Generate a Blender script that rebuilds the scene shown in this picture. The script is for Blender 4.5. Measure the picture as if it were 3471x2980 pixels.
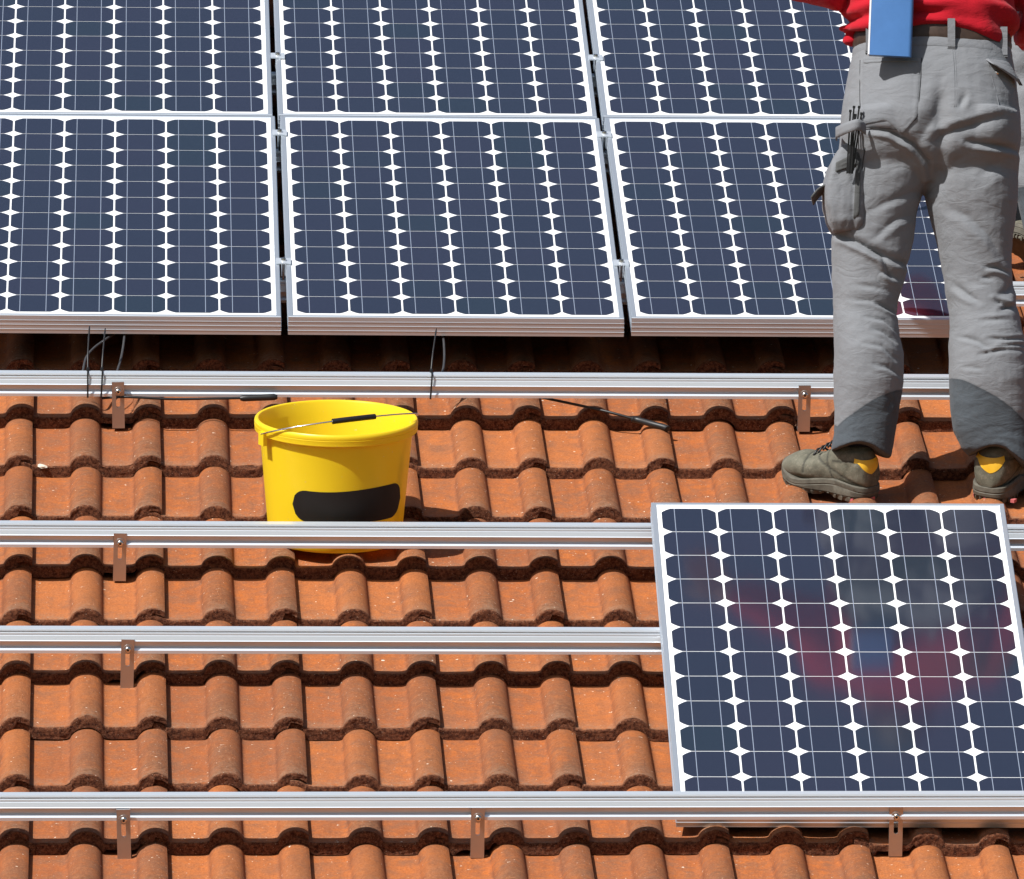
import bpy, bmesh, math, random
import numpy as np
from mathutils import Vector, Matrix, noise
from mathutils.bvhtree import BVHTree
random.seed(7); rng = np.random.default_rng(7)
SC = bpy.context.scene
for o in list(bpy.data.objects): bpy.data.objects.remove(o)
R = math.radians

# ------------------------------------------------------------------ frames
# roof frame: u along the eaves, v up the slope, w out of the roof
PITCH = R(25.0)
MR = Matrix.Translation((0, 0, 8.0)) @ Matrix.Rotation(PITCH, 4, 'X')

# ------------------------------------------------------------------ camera
cam = bpy.data.cameras.new('camera'); camo = bpy.data.objects.new('camera', cam)
SC.collection.objects.link(camo); SC.camera = camo
cam.sensor_width = 36.0; cam.lens = 39000 / 3471 * 36.0
cam.clip_start = 0.5; cam.clip_end = 4000
cr = Vector((0.9992218, -0.0355459, 0.0170954)); cd = Vector((0.0044543, -0.3289540, -0.9443355)); cf = Vector((0.0391909, 0.9436767, -0.3285396))
mc = Matrix.Identity(4)
for i in range(3):
    mc[i][0] = cr[i]; mc[i][1] = -cd[i]; mc[i][2] = -cf[i]
mc.translation = Vector((-0.947885, -22.93477, 8.931897))
camo.matrix_world = MR @ mc

# ------------------------------------------------------------------ light
sun_dir = (MR.to_3x3() @ Vector((-0.56, -0.21, 1.0))).normalized()
sl = bpy.data.lights.new('sun', 'SUN'); sl.energy = 5.0; sl.angle = R(0.53); sl.color = (1.0, 0.975, 0.94)
so = bpy.data.objects.new('sun', sl); SC.collection.objects.link(so)
so.rotation_euler = sun_dir.to_track_quat('Z', 'Y').to_euler()
so.location = (0, 0, 40)
W = bpy.data.worlds.new('World'); SC.world = W; W.use_nodes = True
nt = W.node_tree; nt.nodes.clear()
sk = nt.nodes.new('ShaderNodeTexSky'); sk.sky_type = 'NISHITA'; sk.sun_disc = False
sk.sun_elevation = math.asin(sun_dir.z); sk.sun_rotation = math.atan2(sun_dir.x, sun_dir.y)
sk.air_density = 1.0; sk.dust_density = 2.0; sk.ozone_density = 1.0
bg = nt.nodes.new('ShaderNodeBackground'); bg.inputs[1].default_value = 0.068
ow = nt.nodes.new('ShaderNodeOutputWorld')
nt.links.new(sk.outputs[0], bg.inputs[0]); nt.links.new(bg.outputs[0], ow.inputs[0])
SC.view_settings.view_transform = 'Standard'; SC.view_settings.look = 'None'
SC.view_settings.gamma = 1.0; SC.view_settings.exposure = 0.36

# ------------------------------------------------------------------ materials
class NT:
    def __init__(s, name):
        s.m = bpy.data.materials.new(name); s.m.use_nodes = True; s.t = s.m.node_tree
        s.b = s.t.nodes['Principled BSDF']; s.out = s.t.nodes['Material Output']
    def n(s, typ, **kw):
        x = s.t.nodes.new(typ)
        for k, v in kw.items():
            if k.startswith('i_'): x.inputs[int(k[2:])].default_value = v
            else: setattr(x, k, v)
        return x
    def l(s, a, b): s.t.links.new(a, b)
    def noise(s, vec, scale, detail=4, rough=0.55, dist=0.0):
        x = s.n('ShaderNodeTexNoise'); x.inputs['Scale'].default_value = scale; x.inputs['Detail'].default_value = detail
        x.inputs['Roughness'].default_value = rough; x.inputs['Distortion'].default_value = dist
        s.l(vec, x.inputs['Vector']); return x.outputs['Fac']
    def ramp(s, fac, a, b, c0=(0, 0, 0, 1), c1=(1, 1, 1, 1)):
        x = s.n('ShaderNodeValToRGB'); e = x.color_ramp.elements
        e[0].position = a; e[1].position = b; e[0].color = c0; e[1].color = c1
        s.l(fac, x.inputs[0]); return x.outputs[0]
    def mix(s, fac, a, b, mode='MIX'):
        x = s.n('ShaderNodeMix', data_type='RGBA', blend_type=mode)
        for sock, v in ((x.inputs[0], fac), (x.inputs[6], a), (x.inputs[7], b)):
            if hasattr(v, 'links'): s.l(v, sock)
            elif isinstance(v, (int, float)): sock.default_value = v
            else: sock.default_value = (*v, 1) if len(v) == 3 else v
        return x.outputs[2]
    def math(s, op, a, b=0.0, clamp=False):
        x = s.n('ShaderNodeMath', operation=op, use_clamp=clamp)
        for sock, v in ((x.inputs[0], a), (x.inputs[1], b)):
            if hasattr(v, 'links'): s.l(v, sock)
            else: sock.default_value = v
        return x.outputs[0]
    def obj(s, scale=None):
        c = s.n('ShaderNodeTexCoord').outputs['Object']
        if scale is None: return c
        m = s.n('ShaderNodeMapping'); m.inputs['Scale'].default_value = scale; s.l(c, m.inputs[0]); return m.outputs[0]
    def attr(s, name): return s.n('ShaderNodeAttribute', attribute_name=name).outputs['Fac']
    def bump(s, h, strength=0.3, dist=0.002):
        x = s.n('ShaderNodeBump'); x.inputs['Strength'].default_value = strength; x.inputs['Distance'].default_value = dist
        s.l(h, x.inputs['Height']); s.l(x.outputs[0], s.b.inputs['Normal'])
    def set(s, **kw):
        for k, v in kw.items():
            sock = s.b.inputs[k.replace('_', ' ')]
            if hasattr(v, 'links'): s.l(v, sock)
            elif isinstance(v, tuple) and len(v) == 3: sock.default_value = (*v, 1)
            else: sock.default_value = v
        return s

def m_tile():
    k = NT('terracotta_tile'); o = k.obj(); rnd = k.attr('rnd'); nose = k.attr('nose'); prof = k.attr('prof'); tt = k.attr('along')
    big = k.noise(o, 9, 4, 0.6); mid = k.noise(o, 45, 5, 0.65); fine = k.noise(o, 380, 3, 0.6)
    c = k.mix(k.ramp(big, 0.35, 0.68), (0.485, 0.140, 0.030), (0.380, 0.112, 0.034))
    c = k.mix(k.math('MULTIPLY', k.ramp(rnd, 0.45, 1.0), 0.6), c, (0.29, 0.088, 0.033))
    c = k.mix(k.math('MULTIPLY', k.ramp(mid, 0.42, 0.66), 0.75), c, (0.255, 0.102, 0.052))
    # grey weathering brushed across the rolls
    st = k.noise(k.obj((34, 60, 34)), 1.6, 8, 0.78, 0.8); st2 = k.noise(o, 17, 4, 0.65); lump = k.noise(o, 70, 5, 0.7, 0.4)
    low = k.math('ADD', 0.35, k.math('MULTIPLY', k.ramp(tt, 0.02, 0.24, (1, 1, 1, 1), (0, 0, 0, 1)), 0.75))
    wf = k.math('MULTIPLY', k.math('MULTIPLY', k.math('POWER', prof, 0.7), low), k.ramp(k.math('ADD', k.math('MULTIPLY', st2, 0.6), k.math('MULTIPLY', st, 0.45)), 0.36, 0.56))
    c = k.mix(k.math('MULTIPLY', wf, 1.05, True), c, k.mix(k.ramp(lump, 0.36, 0.64), (0.130, 0.062, 0.034), (0.300, 0.150, 0.080)))
    c = k.mix(k.math('MULTIPLY', k.ramp(k.noise(o, 24, 6, 0.75, 0.5), 0.50, 0.66), 0.5), c, (0.20, 0.105, 0.066))
    sk_ = k.ramp(k.noise(k.obj((38, 5, 38)), 1.0, 5, 0.7), 0.46, 0.68)
    c = k.mix(k.math('MULTIPLY', sk_, 0.55), c, (0.215, 0.078, 0.034))
    c = k.mix(k.math('MULTIPLY', k.ramp(rnd, 0.10, 0.40, (1, 1, 1, 1), (0, 0, 0, 1)), 0.55), c, (0.46, 0.158, 0.050))
    c = k.mix(k.math('MULTIPLY', k.ramp(k.noise(o, 12, 6, 0.72, 0.6), 0.49, 0.67), 0.75), c, (0.205, 0.100, 0.058))
    # dull deposit just above the lower edge of the pans
    dep = k.math('MULTIPLY', k.ramp(tt, 0.0, 0.075, (1, 1, 1, 1), (0, 0, 0, 1)), k.ramp(k.noise(o, 70, 4, 0.7), 0.36, 0.62))
    c = k.mix(k.math('MULTIPLY', dep, 0.75), c, (0.27, 0.175, 0.115))
    dk = k.ramp(k.noise(o, 120, 5, 0.75), 0.60, 0.72)
    c = k.mix(k.math('MULTIPLY', dk, 0.7), c, (0.13, 0.052, 0.030))
    # darker band along the foot of each roll, and grit all over
    foot_band = k.math('MULTIPLY', k.math('MULTIPLY', k.ramp(prof, 0.03, 0.10), k.ramp(prof, 0.25, 0.75, (1, 1, 1, 1), (0, 0, 0, 1))), k.ramp(k.noise(o, 28, 5, 0.7), 0.36, 0.56))
    c = k.mix(k.math('MULTIPLY', foot_band, 0.55), c, (0.13, 0.055, 0.032))
    c = k.mix(k.math('MULTIPLY', k.ramp(k.noise(o, 210, 4, 0.75), 0.46, 0.62), 0.6), c, (0.215, 0.066, 0.024))
    c = k.mix(k.math('MULTIPLY', k.ramp(k.noise(k.obj((1.0, 1.0, 1.0)), 165, 4, 0.7), 0.55, 0.70), 0.5), c, (0.56, 0.22, 0.085))
    # lichen specks
    v = k.n('ShaderNodeTexVoronoi'); v.inputs['Scale'].default_value = 62; k.l(o, v.inputs['Vector'])
    sp = k.ramp(k.math('ADD', v.outputs['Distance'], k.math('MULTIPLY', k.noise(o, 260, 3), 0.16)), 0.125, 0.165, (1, 1, 1, 1), (0, 0, 0, 1))
    sp = k.math('MULTIPLY', sp, k.ramp(k.noise(o, 7, 3, 0.7), 0.42, 0.58))
    c = k.mix(k.math('MULTIPLY', sp, 0.85), c, (0.74, 0.63, 0.48))
    c = k.mix(k.ramp(k.noise(o, 95, 2, 0.4), 0.74, 0.765), c, (0.72, 0.60, 0.46))
    # rough broken nose
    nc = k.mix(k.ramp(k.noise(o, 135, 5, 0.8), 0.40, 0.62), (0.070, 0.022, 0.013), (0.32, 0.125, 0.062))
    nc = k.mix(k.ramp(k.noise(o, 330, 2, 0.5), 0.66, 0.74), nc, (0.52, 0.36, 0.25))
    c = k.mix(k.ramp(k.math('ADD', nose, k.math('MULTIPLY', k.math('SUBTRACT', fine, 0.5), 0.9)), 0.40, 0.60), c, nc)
    k.set(Base_Color=c, Roughness=0.9, Specular_IOR_Level=0.16)
    h = k.math('ADD', k.math('MULTIPLY', k.noise(o, 150, 5, 0.7), 0.6), k.math('MULTIPLY', st, k.math('MULTIPLY', prof, 1.8)))
    h = k.math('ADD', h, k.math('MULTIPLY', nose, k.math('MULTIPLY', k.noise(o, 260, 4, 0.8), 5.0)))
    k.bump(h, 0.95, 0.0028)
    return k.m

def m_metal(name, col, rough, metal=1.0, bumps=0.0, streak=True):
    k = NT(name)
    s = k.noise(k.obj((3, 220, 220)), 2.0, 3) if streak else k.noise(k.obj(), 40, 3)
    k.set(Base_Color=k.mix(k.math('MULTIPLY', k.ramp(s, 0.3, 0.7), 0.16), col, tuple(c * 0.72 for c in col)), Metallic=metal, Roughness=k.math('ADD', k.math('MULTIPLY', s, 0.10), rough - 0.05))
    return k.m

def m_plain(name, col, rough=0.5, var=0.12, scale=30, spec=0.4, bump=0.0, bs=300):
    k = NT(name); o = k.obj(); nz = k.noise(o, scale, 4, 0.6)
    k.set(Base_Color=k.mix(k.ramp(nz, 0.3, 0.7), col, tuple(c * (1 - var) for c in col)), Roughness=rough, Specular_IOR_Level=spec)
    if bump: k.bump(k.noise(o, bs, 3), bump, 0.001)
    return k.m

def m_cell():
    k = NT('silicon_cell'); r = k.attr('cellrnd'); nz = k.noise(k.obj(), 500, 2)
    c = k.mix(r, (0.019, 0.025, 0.044), (0.023, 0.026, 0.047))
    c = k.mix(k.math('MULTIPLY', k.ramp(r, 0.42, 0.50), k.ramp(r, 0.52, 0.60, (1, 1, 1, 1), (0, 0, 0, 1))), c, (0.018, 0.028, 0.043))
    c = k.mix(k.math('MULTIPLY', nz, 0.25), c, (0.024, 0.028, 0.042))
    k.set(Base_Color=c, Roughness=0.075, IOR=1.5, Specular_IOR_Level=1.0, Specular_Tint=(0.95, 0.97, 1.0))
    return k.m

def m_sheet(name, col):
    k = NT(name); nz = k.noise(k.obj(), 14, 4)
    k.set(Base_Color=k.mix(k.math('MULTIPLY', nz, 0.08), col, (0.6, 0.6, 0.58)), Roughness=0.11, IOR=1.5)
    return k.m

def m_bucket():
    k = NT('yellow_plastic'); o = k.obj(); nz = k.noise(o, 18, 4)
    c = k.mix(k.math('MULTIPLY', k.ramp(nz, 0.3, 0.7), 0.25), (0.90, 0.71, 0.020), (0.87, 0.66, 0.018))
    c = k.mix(k.ramp(k.noise(o, 90, 3, 0.6), 0.70, 0.76), c, (0.80, 0.68, 0.30))
    k.set(Base_Color=c, Roughness=0.36, Specular_IOR_Level=0.45)
    tr = k.n('ShaderNodeBsdfTranslucent'); tr.inputs[0].default_value = (0.9, 0.55, 0.01, 1)
    mx = k.n('ShaderNodeMixShader'); mx.inputs[0].default_value = 0.28
    k.l(k.b.outputs[0], mx.inputs[1]); k.l(tr.outputs[0], mx.inputs[2]); k.l(mx.outputs[0], k.out.inputs[0])
    k.bump(k.noise(k.obj((1, 1, 0.2)), 60, 3), 0.08, 0.001)
    return k.m

def m_cloth(name, col, col2=None, attr=None, var=0.14):
    k = NT(name); o = k.obj(); nz = k.noise(o, 9, 5, 0.6)
    c = k.mix(k.ramp(nz, 0.3, 0.72), col, tuple(x * (1 - var) for x in col))
    if col2:
        e = k.math('ADD', k.attr(attr), k.math('MULTIPLY', k.math('SUBTRACT', k.noise(o, 60, 2), 0.5), 0.004))
        d = k.mix(k.ramp(k.noise(o, 22, 4), 0.3, 0.75), col2, tuple(x * 1.35 for x in col2))
        c = k.mix(k.ramp(k.math('MULTIPLY', e, 100.0), 0.40, 0.60), c, d)
    wv = k.n('ShaderNodeTexWave'); wv.inputs['Scale'].default_value = 260; wv.inputs['Distortion'].default_value = 1.5
    k.l(o, wv.inputs['Vector'])
    c = k.mix(k.math('MULTIPLY', k.noise(o, 700, 2), 0.22), c, tuple(x * 0.75 for x in col) if not col2 else (0.2, 0.2, 0.2))
    k.set(Base_Color=c, Roughness=0.92, Specular_IOR_Level=0.18, Sheen_Weight=0.08)
    if col2:
        ln = k.math('MULTIPLY', k.ramp(e, 0.0035, 0.0050), k.ramp(e, 0.0066, 0.0085, (1, 1, 1, 1), (0, 0, 0, 1)))
        k.set(Base_Color=k.mix(k.math('MULTIPLY', ln, 0.7), c, (0.03, 0.034, 0.038)))
    cr_ = k.math('ABSOLUTE', k.math('SUBTRACT', k.noise(k.obj((14, 14, 30)), 1.0, 3, 0.5, 0.8), 0.5))
    cr2 = k.math('ABSOLUTE', k.math('SUBTRACT', k.noise(k.obj((42, 42, 75)), 1.0, 3, 0.55, 0.5), 0.5))
    hh = k.math('ADD', k.math('MULTIPLY', k.ramp(cr_, 0.0, 0.16), 1.5), k.math('MULTIPLY', k.ramp(cr2, 0.0, 0.2), 0.35))
    k.bump(k.math('ADD', k.math('ADD', k.math('MULTIPLY', k.noise(o, 520, 2), 1.2), hh), k.math('MULTIPLY', k.noise(o, 60, 4), 2.0)), 0.30, 0.0018)
    return k.m

def m_boot():
    k = NT('olive_nubuck'); o = k.obj(); nz = k.noise(o, 30, 5, 0.7)
    c = k.mix(k.ramp(nz, 0.32, 0.68), (0.075, 0.073, 0.054), (0.155, 0.148, 0.112))
    c = k.mix(k.math('MULTIPLY', k.ramp(k.noise(o, 85, 5, 0.75), 0.54, 0.70), 0.6), c, (0.24, 0.215, 0.165))
    c = k.mix(k.math('MULTIPLY', k.attr('toe'), 0.6), c, (0.195, 0.185, 0.145))
    c = k.mix(k.math('MULTIPLY', k.attr('seam'), 0.8), c, (0.026, 0.027, 0.024))
    k.set(Base_Color=c, Roughness=0.8, Specular_IOR_Level=0.22); k.bump(k.math('ADD', k.noise(o, 260, 3), k.math('MULTIPLY', nz, 3.0)), 0.35, 0.0014)
    return k.m

M = dict(
    tile=m_tile(),
    alu=m_metal('anodised_aluminium', (0.70, 0.76, 0.82), 0.38, 0.55),
    frame=m_metal('panel_frame_aluminium', (0.62, 0.68, 0.74), 0.36, 0.7),
    steel=m_metal('stainless_steel', (0.42, 0.40, 0.385), 0.34, 0.85, streak=False),
    bolt=m_metal('bolt_steel', (0.72, 0.71, 0.69), 0.22, streak=False),
    cell=m_cell(), sheet=m_sheet('white_backsheet', (0.84, 0.85, 0.85)), bus=m_sheet('tinned_ribbon', (0.24, 0.28, 0.36)),
    yellow=m_bucket(), label=m_plain('black_patch', (0.008, 0.006, 0.0055), 0.6, 0.3),
    rubber=m_plain('black_plastic', (0.015, 0.015, 0.016), 0.42, 0.3), cable=m_plain('cable_sheath', (0.055, 0.055, 0.058), 0.45, 0.2),
    dark=m_plain('dark_backing', (0.016, 0.014, 0.013), 0.9),
    trouser=m_cloth('grey_work_cotton', (0.198, 0.208, 0.224), (0.046, 0.058, 0.070), 'cuff'),
    trim=m_cloth('grey_work_trim', (0.196, 0.205, 0.220)), trim2=m_cloth('dark_grey_trim', (0.085, 0.088, 0.088)),
    red=m_cloth('red_jersey', (0.43, 0.007, 0.018), var=0.2), belt=m_plain('belt_leather', (0.055, 0.032, 0.022), 0.5, 0.4, 60),
    boot=m_boot(), sole=m_plain('boot_sole_rubber', (0.120, 0.110, 0.086), 0.7, 0.45, 60, 0.3, 0.3, 200),
    badge=m_plain('yellow_badge', (0.80, 0.46, 0.03), 0.5, 0.15), pink=m_plain('pink_rubber', (0.50, 0.12, 0.12), 0.7),
    stitch=m_plain('dark_stitching', (0.035, 0.036, 0.038), 0.9),
    sock=m_cloth('navy_sock', (0.022, 0.028, 0.045)), skin=m_plain('skin', (0.52, 0.30, 0.21), 0.5, 0.12), hair=m_plain('brown_hair', (0.05, 0.03, 0.02), 0.6, 0.4, 200),
    blue=m_plain('blue_plastic', (0.070, 0.185, 0.43), 0.42, 0.12, 20), white=m_plain('white_edge', (0.78, 0.80, 0.82), 0.5),
    mortar=m_plain('pale_mortar', (0.66, 0.58, 0.47), 0.9, 0.25, 90, 0.2, 0.6, 200), earth=m_plain('grass_earth', (0.075, 0.085, 0.04), 0.95, 0.4, 0.6),
)

# ------------------------------------------------------------------ mesh helpers
class MB:
    def __init__(s): s.v = []; s.f = []; s.m = []; s.a = {}
    def add(s, vs, fs, mi=0):
        b = len(s.v); s.v += [tuple(x) for x in vs]; s.f += [tuple(i + b for i in f) for f in fs]; s.m += [mi] * len(fs)
    def box(s, x0, x1, y0, y1, z0, z1, mi=0, mat=None):
        vs = [Vector((x, y, z)) for z in (z0, z1) for y in (y0, y1) for x in (x0, x1)]
        if mat: vs = [mat @ q for q in vs]
        s.add(vs, [(0, 2, 3, 1), (4, 5, 7, 6), (0, 1, 5, 4), (2, 6, 7, 3), (0, 4, 6, 2), (1, 3, 7, 5)], mi)
    def tube(s, pts, r, n=10, mi=0, cap=True):
        pts = [Vector(p) for p in pts]; rr = r if isinstance(r, (list, tuple)) else [r] * len(pts)
        vs = []; up = None
        for i, p in enumerate(pts):
            d = (pts[min(i + 1, len(pts) - 1)] - pts[max(i - 1, 0)]).normalized()
            if up is None: up = d.orthogonal().normalized()
            up = (up - d * up.dot(d)).normalized(); q = d.cross(up)
            for k in range(n):
                a = 2 * math.pi * k / n; vs.append(p + (up * math.cos(a) + q * math.sin(a)) * rr[i])
        fs = [(i * n + k, i * n + (k + 1) % n, (i + 1) * n + (k + 1) % n, (i + 1) * n + k) for i in range(len(pts) - 1) for k in range(n)]
        if cap: fs += [tuple(reversed(range(n))), tuple(range((len(pts) - 1) * n, len(pts) * n))]
        s.add(vs, fs, mi)
    def loft(s, rings, mi=0, cap=True):
        n = len(rings[0]); vs = [p for r_ in rings for p in r_]
        fs = [(i * n + k, i * n + (k + 1) % n, (i + 1) * n + (k + 1) % n, (i + 1) * n + k) for i in range(len(rings) - 1) for k in range(n)]
        if cap: fs += [tuple(reversed(range(n))), tuple(range((len(rings) - 1) * n, len(rings) * n))]
        s.add(vs, fs, mi)
    def lathe(s, prof, n=48, mi=0, mat=None):
        vs = []
        for (r_, z) in prof:
            for k in range(n):
                a = 2 * math.pi * k / n; q = Vector((r_ * math.cos(a), r_ * math.sin(a), z)); vs.append(mat @ q if mat else q)
        s.add(vs, [(i * n + k, i * n + (k + 1) % n, (i + 1) * n + (k + 1) % n, (i + 1) * n + k) for i in range(len(prof) - 1) for k in range(n)], mi)
    def grid(s, P, mi=0):
        h = len(P); w = len(P[0])
        s.add([p for r_ in P for p in r_], [(i * w + j, i * w + j + 1, (i + 1) * w + j + 1, (i + 1) * w + j) for i in range(h - 1) for j in range(w - 1)], mi)
    def mesh(s, name):
        me = bpy.data.meshes.new(name); me.from_pydata(s.v, [], s.f); me.polygons.foreach_set('material_index', s.m); me.update(); return me
    def build(s, name, mats, parent=None, smooth=False, fix=True):
        me = s.mesh(name)
        if fix:
            bm = bmesh.new(); bm.from_mesh(me); bmesh.ops.recalc_face_normals(bm, faces=bm.faces); bm.to_mesh(me); bm.free()
        return link(name, me, mats, parent, smooth)

def link(name, me, mats, parent=None, smooth=False):
    o = bpy.data.objects.new(name, me); SC.collection.objects.link(o)
    for m in (mats if isinstance(mats, (list, tuple)) else [mats]): me.materials.append(m)
    if smooth is True: me.polygons.foreach_set('use_smooth', [True] * len(me.polygons))
    elif smooth: me.set_sharp_from_angle(angle=R(smooth)); me.polygons.foreach_set('use_smooth', [True] * len(me.polygons)); me.set_sharp_from_angle(angle=R(smooth))
    if parent: o.parent = parent
    return o

def tag(o, label=None, cat=None, group=None, kind=None):
    for k, v in (('label', label), ('category', cat), ('group', group), ('kind', kind)):
        if v: o[k] = v
    return o

def thing(name, mat, label, cat, group=None):
    o = bpy.data.objects.new(name, None); SC.collection.objects.link(o); o.empty_display_size = 0.05; o.matrix_world = mat
    return tag(o, label, cat, group)

def copy_tree(root, mat, label):
    r_ = root.copy(); SC.collection.objects.link(r_); r_.matrix_world = mat; r_['label'] = label
    for ch in list(root.children):
        c = ch.copy(); SC.collection.objects.link(c); c.parent = r_
        for g in list(ch.children):
            d = g.copy(); SC.collection.objects.link(d); d.parent = c
    return r_

def roofm(u, v, w, rot=None):
    m = MR @ Matrix.Translation((u, v, w))
    return m @ rot if rot else m

# ------------------------------------------------------------------ ground far below
g = MB(); g.grid([[(x, y, 0) for x in (-1500, 1500)] for y in (-1500, 1500)])
tag(g.build('ground', M['earth']), kind='structure')

# ------------------------------------------------------------------ tiled roof
TW, TL, TT = 0.30, 0.34799, 0.0285
U0 = -1.01287
HOOKS = [(-0.8115, 2.757, 0.1255), (0.8095, 2.754, 0.1258), (-0.8130, 1.707, 0.1219), (-0.7988, 1.0147, 0.1195), (-0.8082, -0.0247, 0.1159), (-0.0540, -0.0080, 0.1161), (0.8431, 0.0140, 0.1164)]
def nose_v(u, v):
    r_ = round((v + 0.02) / TL); return r_ * TL + max(0, 0.0105 - 0.0011 * r_) * (u + 0.9)
HOOKS = [(u, min(v, nose_v(u, v) - 0.010), w) for u, v, w in HOOKS]
hook_tile = {(math.floor((u - U0) / TW), round((v + 0.02) / TL)): ((u - U0) % TW) for u, v, _ in HOOKS}

def roll(x):
    a = abs(x) / 0.0375
    return max(0.0272 * (1 - a ** 2.15) ** 0.60, 0.0030) if a < 1 else 0.0030 * math.exp(-(abs(x) - 0.0375) / 0.0055)
def profile(s):
    if s < 0: return max(roll(s + 0.028) - 0.0150, 0.002)
    h = 0.0032 * max(0, 1 - s / 0.015)
    return max(h, roll(s - 0.124), roll(s - 0.272))

def tile_grid(fine):
    if fine:
        ss = [-0.034, -0.028, -0.022, -0.015, -0.008, -0.002, 0.0, 0.006, 0.012, 0.017, 0.03, 0.05, 0.066, 0.075, 0.081]
        ss += [0.124 + x for x in (-0.0375, -0.0365, -0.034, -0.030, -0.025, -0.019, -0.012, -0.006, 0, 0.006, 0.012, 0.019, 0.025, 0.030, 0.034, 0.0365, 0.0375)]
        ss += [0.166, 0.172, 0.182, 0.20, 0.215, 0.224, 0.229]
        ss += [0.272 + x for x in (-0.0375, -0.0365, -0.034, -0.030, -0.025, -0.019, -0.012, -0.006, 0, 0.006, 0.012, 0.019, 0.024, 0.0278)]
        ts = [0.0, 0.003, 0.008, 0.02, 0.05, 0.10, 0.16, 0.22, 0.28, 0.34, 0.39]; nk = 7
    else:
        ss = [-0.034, -0.015, -0.001, 0.0, 0.015, 0.085] + [0.124 + x for x in (-0.0375, -0.033, -0.02, 0, 0.02, 0.033, 0.0375)] + [0.234] + [0.272 + x for x in (-0.0375, -0.033, -0.02, 0, 0.02, 0.0278)]
        ts = [0.0, 0.05, 0.2, 0.36]; nk = 3
    return ss, ts, nk

def build_roof():
    V = []; F = []; nose = []; rnd = []; prof = []; along = []
    for r_ in range(-8, 20):
        for c in range(-6, 13):
            fine = -2 <= r_ <= 10 and -1 <= c <= 7
            ss, ts, nk = tile_grid(fine); ns = len(ss)
            jr = random.random(); ju = random.gauss(0, 0.0012); jv = random.gauss(0, 0.0030); jw = random.gauss(0, 0.0008); ja = random.gauss(0, 0.0035); jt = random.gauss(0, 0.0012)
            notch = hook_tile.get((c, r_))
            chips = [(random.uniform(0, 0.3), random.uniform(0.005, 0.014), random.uniform(0.003, 0.010)) for _ in range(random.choice((0, 0, 1, 1, 2)))]
            cd_ = lambda s: sum(dp * math.exp(-((s - cs) / cw_) ** 2) for cs, cw_, dp in chips) if s > 0 else 0
            base = len(V); P = [profile(s) for s in ss]
            seed = Vector((c * 3.1, r_ * 7.7, 0))
            rows = []
            def put(s, t, w, nz, pr):
                V.append((U0 + c * TW + s + ju - ja * t, r_ * TL + t + jv + ja * s + max(0, 0.0105 - 0.0011 * max(r_, -2)) * (U0 + c * TW + s + 0.9), w + jw + jt * (s / TW - 0.5)))
                nose.append(nz); rnd.append(jr); prof.append(pr); along.append(t)
            # underside return, nose from bottom to top, then the top surface
            for k in range(-1, nk + 1):
                for i, s in enumerate(ss):
                    top = TT + P[i]; bot = P[i] + 0.0006
                    und = s < 0
                    if s > 0.266: bot = P[i] + TT - 0.0135
                    if notch is not None and abs(s - notch) < 0.045 and not (0.06 < notch < 0.2 and s < 0.166): bot += 0.0125 * min(1, (0.045 - abs(s - notch)) / 0.006)
                    if und: bot = 0.001
                    q = max(k, 0) / nk; w = bot + (top - bot) * q
                    rec = 0.004 if und else 0.0
                    d = rec + (0.06 if k < 0 else 0.0)
                    if k >= 0 and fine:
                        nn = noise.noise(Vector((s * 160, w * 160, 0)) + seed) + 0.8 * noise.noise(Vector((s * 420, w * 420, 5)) + seed)
                        d += 0.0016 * nn + (0.0022 if k == nk else 0.0) + 0.0012 * noise.noise(Vector((s * 40, 0, 9)) + seed)
                        if k >= nk - 1: d += cd_(s) * (1.0 if k == nk else 0.55); w -= 0.25 * cd_(s) if k == nk else 0
                        if k == nk: w -= 0.0012 + 0.0016 * max(0, noise.noise(Vector((s * 130, 3, 0)) + seed))
                        elif 0 < k: w += 0.0012 * noise.noise(Vector((s * 300, w * 300, 11)) + seed)
                    put(s, d, w, 1.0 if k < nk else 0.65, P[i] / 0.0272)
            for j, t in enumerate(ts[1:]):
                for i, s in enumerate(ss):
                    und = s < 0
                    tt = t + (0.004 if und else 0.0) + (cd_(s) * (1 - t / 0.06) if fine and t < 0.06 else 0)
                    w = TT * (1 - tt / TL) + P[i] - (0.0004 if t < 0.005 else 0)
                    if fine: w += 0.0007 * noise.noise(Vector((s * 30, t * 22, 2)) + seed) + 0.0005 * (P[i] / 0.0272) * noise.noise(Vector((s * 70, t * 130, 4)) + seed)
                    put(s, tt, w, 0.38 if (j == 0 and fine) else 0.0, P[i] / 0.0272)
            nr = nk + 2 + len(ts) - 1
            i0 = ss.index(0.0)
            for a in range(nr - 1):
                for i in range(ns - 1):
                    F.append((base + a * ns + i, base + a * ns + i + 1, base + (a + 1) * ns + i + 1, base + (a + 1) * ns + i))
            # the overlapping right edge: a thin wall
            b2 = len(V)
            for t in ts:
                w = TT * (1 - t / TL) + P[-1]
                put(ss[-1], t + 0.001, w - 0.0115, 0.25, 0.3)
            for j in range(len(ts) - 1):
                p = base + (nk + 1 + j) * ns + ns - 1
                F.append((p, p + ns, b2 + j + 1, b2 + j))
    me = bpy.data.meshes.new('tiled_roof'); me.from_pydata(V, [], F); me.update()
    for nm, arr in (('nose', nose), ('rnd', rnd), ('prof', prof), ('along', along)):
        at = me.attributes.new(nm, 'FLOAT', 'POINT'); at.data.foreach_set('value', arr)
    o = link('tiled_roof', me, M['tile'], None, 48)
    o.matrix_world = MR
    tag(o, 'weathered terracotta tiled roof slope of double-roll interlocking tiles', 'roof', kind='thing')
    d = MB(); d.box(-2.9, 2.9, -2.7, 6.9, -0.10, -0.03)
    d.build('underlay', M['dark'], o)
    return o
build_roof()

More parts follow.
